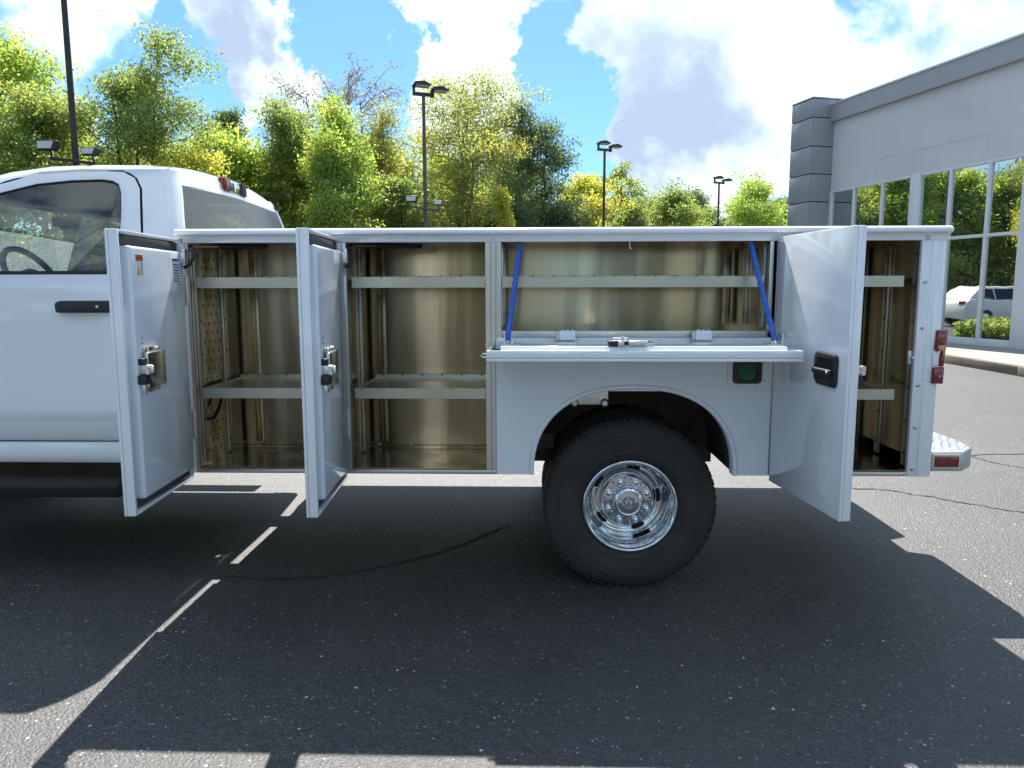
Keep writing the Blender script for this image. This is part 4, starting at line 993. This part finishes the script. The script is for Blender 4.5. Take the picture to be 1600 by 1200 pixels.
def tree(name, x, y, H, W, mat, label, seed, base=.06, leaves=9000, size=.10, sparse=1.0, stems=1, shape='oval', cat='tree', group='trees of the wood behind the car park', trunk_r=.14, bare=False, leafy=True):
    rs = np.random.RandomState(seed)
    r = empty(name, (x, y, 0), label, cat, group)
    tr = MB(); clumps = []
    def env(t):       # crown half width at relative height t
        if shape == 'oval': return (math.sin(math.pi*min(1, max(0, (t*.86+.11))))**.75)
        if shape == 'cone': return max(.12, (1.05-t))*(.55+.45*min(1, t*5))
        if shape == 'spread': return .35+.65*math.sin(math.pi*min(1, max(0, t*.8+.12)))
        return 1-.6*t
    for st_ in range(stems):
        a0 = rs.uniform(0, 2*math.pi); lean = 0 if stems == 1 else W*.22
        top = np.array([math.cos(a0)*lean, math.sin(a0)*lean*.6, H*(.95 if st_ == 0 else rs.uniform(.72, .93))])
        pts = []; n = 9; off = np.zeros(3)
        for k in range(n+1):
            t = k/n; off = off+np.array([rs.normal(0, .10), rs.normal(0, .10), 0])*(W/5)
            pts.append(np.array([top[0]*t**.8, top[1]*t**.8, top[2]*t])+off*t)
        rad = [trunk_r*(1-.88*(k/n)**.8)/(stems**.4)+.008 for k in range(n+1)]
        tr.tube([tuple(p) for p in pts], .1, 7, rad)
        nb = int(26/stems+8)
        for b_ in range(nb):
            t = base+(1-base)*((b_+rs.uniform(0, 1))/nb)**.9
            k = min(n-1, int(t*n)); fr_ = t*n-k; p = pts[k]*(1-fr_)+pts[k+1]*fr_
            az = rs.uniform(0, 2*math.pi); L = W*.5*env(t)*rs.uniform(.45, 1.22)
            rise = rs.uniform(.25, .85)*(1 if t > .25 else .35)
            dv = np.array([math.cos(az), math.sin(az), rise]); dv /= np.linalg.norm(dv)
            q = [p]; dd = dv.copy()
            for s_ in range(4):
                dd = dd+rs.normal(0, .18, 3); dd /= np.linalg.norm(dd); q.append(q[-1]+dd*L/4)
            r_b = max(.012, rad[k]*.5)*(1.6 if bare else 1.0)
            tr.tube([tuple(v) for v in q], .02, 5, [r_b, r_b*.75, r_b*.55, r_b*.35, r_b*.18])
            for s_ in range(2, 5):
                clumps.append((q[s_], .6+.5*rs.uniform()))
                for sub in range(2):
                    e = q[s_]+rs.normal(0, 1, 3)*np.array([.12, .12, .10])*W*.55
                    if bare or rs.uniform() < .35: tr.tube([tuple(q[s_]), tuple((q[s_]+e)/2+rs.normal(0, .05, 3)), tuple(e)], .01, 4, [r_b*.3+.006, r_b*.2+.006, .006])
                    clumps.append((e, .5+.6*rs.uniform()))
        clumps.append((pts[-1], .6)); clumps.append((pts[-2], .7))
    tr.map(lambda a, b, c: (a+x, b+y, c)).build('trunk', 'bark', r, smooth=True, ang=80)
    if leafy:
        cl = [c for c in clumps if rs.uniform() < sparse]
        w = np.array([c[1] for c in cl])**2; w /= w.sum()
        leaves = int(leaves*2.7); size = size*.64
        cnt = rs.multinomial(leaves, w)
        P_, S_ = [], []
        for (c, sz), m in zip(cl, cnt):
            sg = min(max(.072*W*sz*(1 if not bare else .6), .14), .36)
            g = np.clip(rs.normal(0, 1, (m, 3)), -1.7, 1.7)
            P_.append(c+g*np.array([sg, sg, sg*.7])); S_.append(np.full(m, rs.normal(0, .20)))
        P_ = np.concatenate(P_); S_ = np.concatenate(S_)
        keep = P_[:, 2] > .05; P_ = P_[keep]; S_ = S_[keep]
        me, at = leaf_mesh('crown', P_, size, rs, mat)
        at.data.foreach_set('value', np.clip(rs.uniform(.05, .95, len(P_))*.7+.15+S_, 0, 1).astype(np.float32))
        me.materials.append(M[mat])
        o = bpy.data.objects.new('crown', me); scene.collection.objects.link(o); o.parent = r
    return r

tree('leafy_tree', -16.0, 20.8, 7.6, 4.6, 'leaf_green', 'dense green tree at the far left behind the cab window', 11, leaves=17000, size=.085)
tree('leafy_tree', -13.2, 21.2, 9.9, 4.4, 'leaf_green', 'tall loose green tree just right of the nearest lamp post', 12, leaves=15000, size=.085, stems=3, sparse=.75)
tree('leafy_tree', -11.6, 21.6, 5.9, 3.4, 'leaf_yellow', 'low yellow-green tree above the cab roof', 13, leaves=13000, size=.08, base=.02)
tree('leafy_tree', -13.9, 30.8, 9.7, 2.8, 'leaf_dark', 'small dark tree peeping out behind the low yellow-green one', 14, leaves=8000, size=.10)
tree('leafy_tree', -10.5, 27.5, 9.0, 4.4, 'leaf_green', 'slim green tree left of the bright green one', 15, leaves=14000, size=.09, base=.03, shape='cone', stems=2)
tree('bare_tree', -9.4, 33.2, 12.4, 6.0, 'leaf_brown', 'thin-leaved tree with bare brownish branches towering behind the green ones', 16, leaves=3800, size=.09, stems=3, shape='spread', bare=True, trunk_r=.2, base=.3)
tree('leafy_tree', -7.3, 25.6, 8.9, 5.0, 'leaf_bright', 'bright green full tree standing left of the weathered lamp post', 17, leaves=21000, size=.09, base=.02, shape='cone', stems=2)
tree('leafy_tree', -6.9, 32.0, 9.8, 4.2, 'leaf_olive', 'thinly leaved tree with dark limbs behind the bright green one', 18, leaves=5500, size=.09, stems=2, sparse=.6, trunk_r=.2, base=.25)
tree('leafy_tree', -3.9, 30.0, 11.0, 6.8, 'leaf_olive', 'big open tree with spreading dark limbs behind the weathered lamp post', 19, leaves=13000, size=.09, stems=3, sparse=.62, shape='spread', trunk_r=.24, base=.28)
tree('leafy_tree', -.1, 34.0, 10.3, 5.6, 'leaf_dark', 'dark green tree right of the big open one', 20, leaves=14000, size=.105, stems=2, sparse=.7, base=.1)
tree('sapling', -1.2, 27.6, 5.6, 1.8, 'leaf_yellow', 'narrow yellow-green sapling in front of the dark green tree', 21, leaves=5000, size=.075, shape='cone', trunk_r=.05)
tree('leafy_tree', 3.0, 36.5, 7.3, 4.2, 'leaf_yellow', 'rounded yellow tree behind the second twin-headed lamp post', 22, leaves=12000, size=.10, base=.03)
tree('leafy_tree', 5.6, 40.8, 8.9, 3.2, 'leaf_green', 'airy light green tree right of the yellow one', 23, leaves=5500, size=.10, stems=2, sparse=.7)
tree('leafy_tree', 8.2, 43.0, 7.2, 5.0, 'leaf_green', 'middling green tree between the two farthest lamp posts', 24, leaves=11000, size=.11, base=.03)
tree('leafy_tree', 12.3, 53.5, 8.3, 5.2, 'leaf_dark', 'dark tree behind the farthest lamp post', 25, leaves=8000, size=.13, base=.05)
tree('leafy_tree', 14.5, 47.0, 8.2, 5.2, 'leaf_bright', 'light green tree left of the building pilaster', 26, leaves=12000, size=.11, base=.03)
tree('leafy_tree', 19.6, 57.0, 8.4, 4.6, 'leaf_dark', 'dark tree half hidden by the building pilaster', 27, leaves=7000, size=.13)
tree('leafy_tree', 2.6, 41.5, 7.4, 5.0, 'leaf_olive', 'olive tree behind the yellow one', 28, leaves=8000, size=.12, base=.03)
tree('leafy_tree', -14.6, 24.6, 7.2, 5.0, 'leaf_green', 'broad tree filling the gap behind the tall loose one', 29, leaves=13000, size=.10, base=.02)
tree('leafy_tree', -9.0, 28.5, 6.4, 4.4, 'leaf_olive', 'low olive tree behind the cab rear window', 30, leaves=11000, size=.10, base=.02)
tree('leafy_tree', -5.4, 28.0, 5.8, 4.2, 'leaf_green', 'low green tree at the foot of the weathered lamp post', 31, leaves=10000, size=.10, base=.02)
tree('leafy_tree', -2.0, 32.5, 5.6, 4.4, 'leaf_dark', 'low dark thicket tree below the big open one', 32, leaves=9000, size=.11, base=.02)
tree('leafy_tree', 1.6, 34.0, 5.3, 4.0, 'leaf_dark', 'low dark green tree between the dark tree and the yellow one', 33, leaves=9000, size=.11, base=.02)
tree('leafy_tree', 5.2, 38.5, 6.0, 4.0, 'leaf_green', 'low green tree right of the second lamp post', 34, leaves=8000, size=.11, base=.02)
for i, (x, y, h, w, mt, lb) in enumerate([
    (-18.4, 25.5, 8.2, 5.6, 'leaf_olive', 'olive tree in the second row at the far left edge'),
    (-12.2, 26.5, 7.6, 5.0, 'leaf_bright', 'bright tree in the second row above the cab roof'),
    (-11.6, 33.5, 8.4, 5.0, 'leaf_olive', 'olive tree in the second row left of the bare-branched tree'),
    (-8.4, 36.0, 8.6, 6.0, 'leaf_green', 'green tree in the second row behind the bare-branched tree'),
    (-4.6, 36.5, 8.0, 6.0, 'leaf_bright', 'light green tree in the second row below the big open one'),
    (-1.6, 38.5, 8.2, 5.6, 'leaf_olive', 'olive tree in the second row behind the dark green tree'),
    (10.6, 49.0, 6.8, 5.5, 'leaf_bright', 'light tree in the second row left of the farthest lamp post'),
    (16.8, 53.0, 7.6, 5.5, 'leaf_green', 'green tree in the second row beside the building pilaster'),
    (6.6, 47.0, 7.2, 5.5, 'leaf_dark', 'dark tree in the second row between the two right lamp posts')]):
    tree('wood_tree', x, y, h, w, mt, lb, 110+i, leaves=9000, size=.13, base=.02)
# trees only the glass and chrome see
side_trees = [(-19.5, 19.5, 8.5, 5.4), (-20.5, 14.5, 9.2, 5.6), (-21.0, 9.5, 8.2, 5.4), (-20.8, 4.5, 9.0, 5.6), (-20, 25, 10.5, 6.5), (-24, 17, 11, 6.5)]
for i, (x, y, h, w) in enumerate(side_trees):
    tree('leafy_tree', x, y, h, w, ('leaf_green', 'leaf_bright', 'leaf_olive')[i % 3], 'leafy tree beside the car park, seen mirrored in the showroom windows' if i > 3 else ('nearest', 'second nearest', 'third nearest', 'farthest')[i]+' roadside tree left of the picture, mirrored in the showroom windows', 60+i, leaves=8000, size=.13, base=.02, group='trees mirrored in the showroom windows')
for i, (x, y, h, w) in enumerate([(-24, -30, 9, 8), (-13, -33, 10, 9), (-2, -31, 9, 8), (9, -34, 11, 9), (20, -31, 9, 8)]):
    tree('leafy_tree', x, y, h, w, ('leaf_green', 'leaf_dark', 'leaf_olive')[i % 3], 'leafy tree across the car park, seen mirrored in the chrome wheel', 80+i, leaves=3500, size=.24, base=.02, group='trees mirrored in the chrome')

# undergrowth along the foot of the wood
rs = np.random.RandomState(7)
line = np.array([(-24, 15), (-16, 19.6), (-11, 22.5), (-6, 26), (-1, 29.5), (4, 35), (9, 41), (15, 45.5), (22, 54)], float)
P_ = []
for (a, b) in zip(line[:-1], line[1:]):
    for k in range(26):
        t = rs.uniform(); c = a+(b-a)*t+rs.normal(0, 1.0, 2)+np.array([0, 1.2]); hh = rs.uniform(.8, 3.0)
        m = 480
        q = rs.normal(0, 1, (m, 3))*np.array([.55, .55, hh*.28]); q[:, 0] += c[0]; q[:, 1] += c[1]; q[:, 2] += hh*.55
        P_.append(q)
for (a, b) in zip(line[:-1], line[1:]):
    for k in range(20):
        t = rs.uniform(); c = a+(b-a)*t+rs.normal(0, 1.0, 2)+np.array([-.6, 4.6]); hh = rs.uniform(3.0, 5.6)
        q = np.clip(rs.normal(0, 1, (700, 3)), -1.9, 1.9)*np.array([.75, .75, hh*.26]); q[:, 0] += c[0]; q[:, 1] += c[1]; q[:, 2] += hh*.52
        P_.append(q)
P_ = np.concatenate(P_); P_ = P_[P_[:, 2] > .03]
me, at = leaf_mesh('undergrowth', P_, .105, rs, 'leaf_olive')
at.data.foreach_set('value', np.clip(rs.uniform(0, 1, len(P_))*.8+.1*np.sin(P_[:, 0]*1.3), 0, 1).astype(np.float32))
me.materials.append(M['leaf_olive'])
ug = bpy.data.objects.new('undergrowth', me); scene.collection.objects.link(ug); ug['kind'] = 'stuff'; ug['label'] = 'green undergrowth along the foot of the wood'; ug['category'] = 'undergrowth'
# grass verge below the trees
vg = [(a[0]-.4, a[1]-2.2) for a in line]+[(60, 80), (-60, 80), (-60, 5)]
MB().prism(vg, 'z', -.05, .012).build('verge', 'grass', smooth=False, kind='structure')
# planted island between the car park lanes, seen in the showroom glass
isl = [(1.2, 15.2), (6.1, 13.6), (6.5, 15.4), (1.6, 17.2)]
MB().prism(isl, 'z', 0.0, .14).build('planted_island', 'grass', None, .03, kind='structure')
n = 7000
uv = rs.uniform(0, 1, (n, 2)); A, B, C3, D3 = [np.array(p) for p in isl]
q2 = (A*(1-uv[:, :1])+B*uv[:, :1])*(1-uv[:, 1:])+(D3*(1-uv[:, :1])+C3*uv[:, :1])*uv[:, 1:]
P_ = np.column_stack([q2, .14+rs.uniform(0, .35, n)])
me, at = leaf_mesh('island_grass', P_, .07, rs, 'leaf_green'); at.data.foreach_set('value', rs.uniform(0, 1, n).astype(np.float32)); me.materials.append(M['leaf_green'])
ig = bpy.data.objects.new('island_grass', me); scene.collection.objects.link(ig); ig['kind'] = 'stuff'; ig['label'] = 'low green planting on the car park island'; ig['category'] = 'grass'

# ------------------------------------------------------------------ parked car mirrored in the glass
def parked_car(x, y, rz):
    r = empty('parked_car', (x, y, 0), 'white hatchback parked in the lot, seen mirrored in the showroom window', 'car')
    def Tm(a, b, c): cs, sn = math.cos(rz), math.sin(rz); return (x+cs*a-sn*b, y+sn*a+cs*b, c)
    prof = [(-2.05, .35), (-2.1, .62), (-2.0, .82), (-1.2, .95), (-.55, 1.38), (.1, 1.47), (1.3, 1.45), (1.85, 1.05), (2.0, .9), (2.05, .55), (1.98, .32)]
    half = .86
    rows = []
    for (a, c) in prof:
        inset = max(0, c-.95)*.42
        rows.append([(a, -half+inset+.06, c-.03), (a, -half+inset, c-.08 if c > 1.0 else c), (a, 0, c+.03), (a, half-inset, c-.08 if c > 1.0 else c), (a, half-inset-.06, c-.03)])
    mb = MB()
    low = [(-2.1, .62), (-2.0, .82), (-1.2, .95), (1.9, 1.0), (2.05, .85), (2.06, .5), (1.95, .28), (-1.95, .28), (-2.08, .4)]
    mb.prism(low, 'y', -half, half); body = mb.map(Tm).build('car_body', 'carpaint', r, .05, 3)
    cab_ = [(-1.15, .96), (-.50, 1.40), (.15, 1.46), (1.35, 1.44), (1.88, 1.01)]
    mb = MB(); nn = len(cab_)
    mb.add([Tm(a, -half+.04+max(0, c-.96)*.4, c) for a, c in cab_]+[Tm(a, half-.04-max(0, c-.96)*.4, c) for a, c in cab_], [tuple(range(nn)), tuple(range(2*nn-1, nn-1, -1))]+[(i, (i+1) % nn, nn+(i+1) % nn, nn+i) for i in range(nn)])
    mb.build('car_cabin', 'carpaint', r, .04, 2)
    for s_ in (-1, 1):
        for w in ([(-.95, 1.0), (-.48, 1.33), (.02, 1.37), (.02, 1.0)], [(.08, 1.0), (.08, 1.37), (.85, 1.37), (.85, 1.0)], [(.92, 1.0), (.92, 1.36), (1.32, 1.34), (1.6, 1.05)]):
            MB().add([Tm(a, s_*(half-.033-max(0, c-.96)*.4), c) for a, c in w], [(0, 1, 2, 3)]).build('car_window', 'carglass', r, smooth=False)
    for a in (-1.3, 1.3):
        for s_ in (-1, 1):
            w = MB().lathe(Tm(a, s_*(half-.19), .31), Vector(Tm(0, s_, 0))-Vector(Tm(0, 0, 0)), [(.19, 0), (.31, .02), (.315, .10), (.31, .19), (.2, .2)], 24).build('car_wheel', 'rubber', r)
            MB().lathe(Tm(a, s_*(half+.0), .31), Vector(Tm(0, s_, 0))-Vector(Tm(0, 0, 0)), [(.20, 0), (.17, .008), (0, .012)], 20).build('wheel_disc', 'steel', w)
    for s_ in (-1, 1): MB().box(1.97, 2.07, s_*.62-.14, s_*.62+.14, .78, .92).map(Tm).build('tail_light', 'red', r, .01)
parked_car(-2.6, 18.8, math.radians(25))
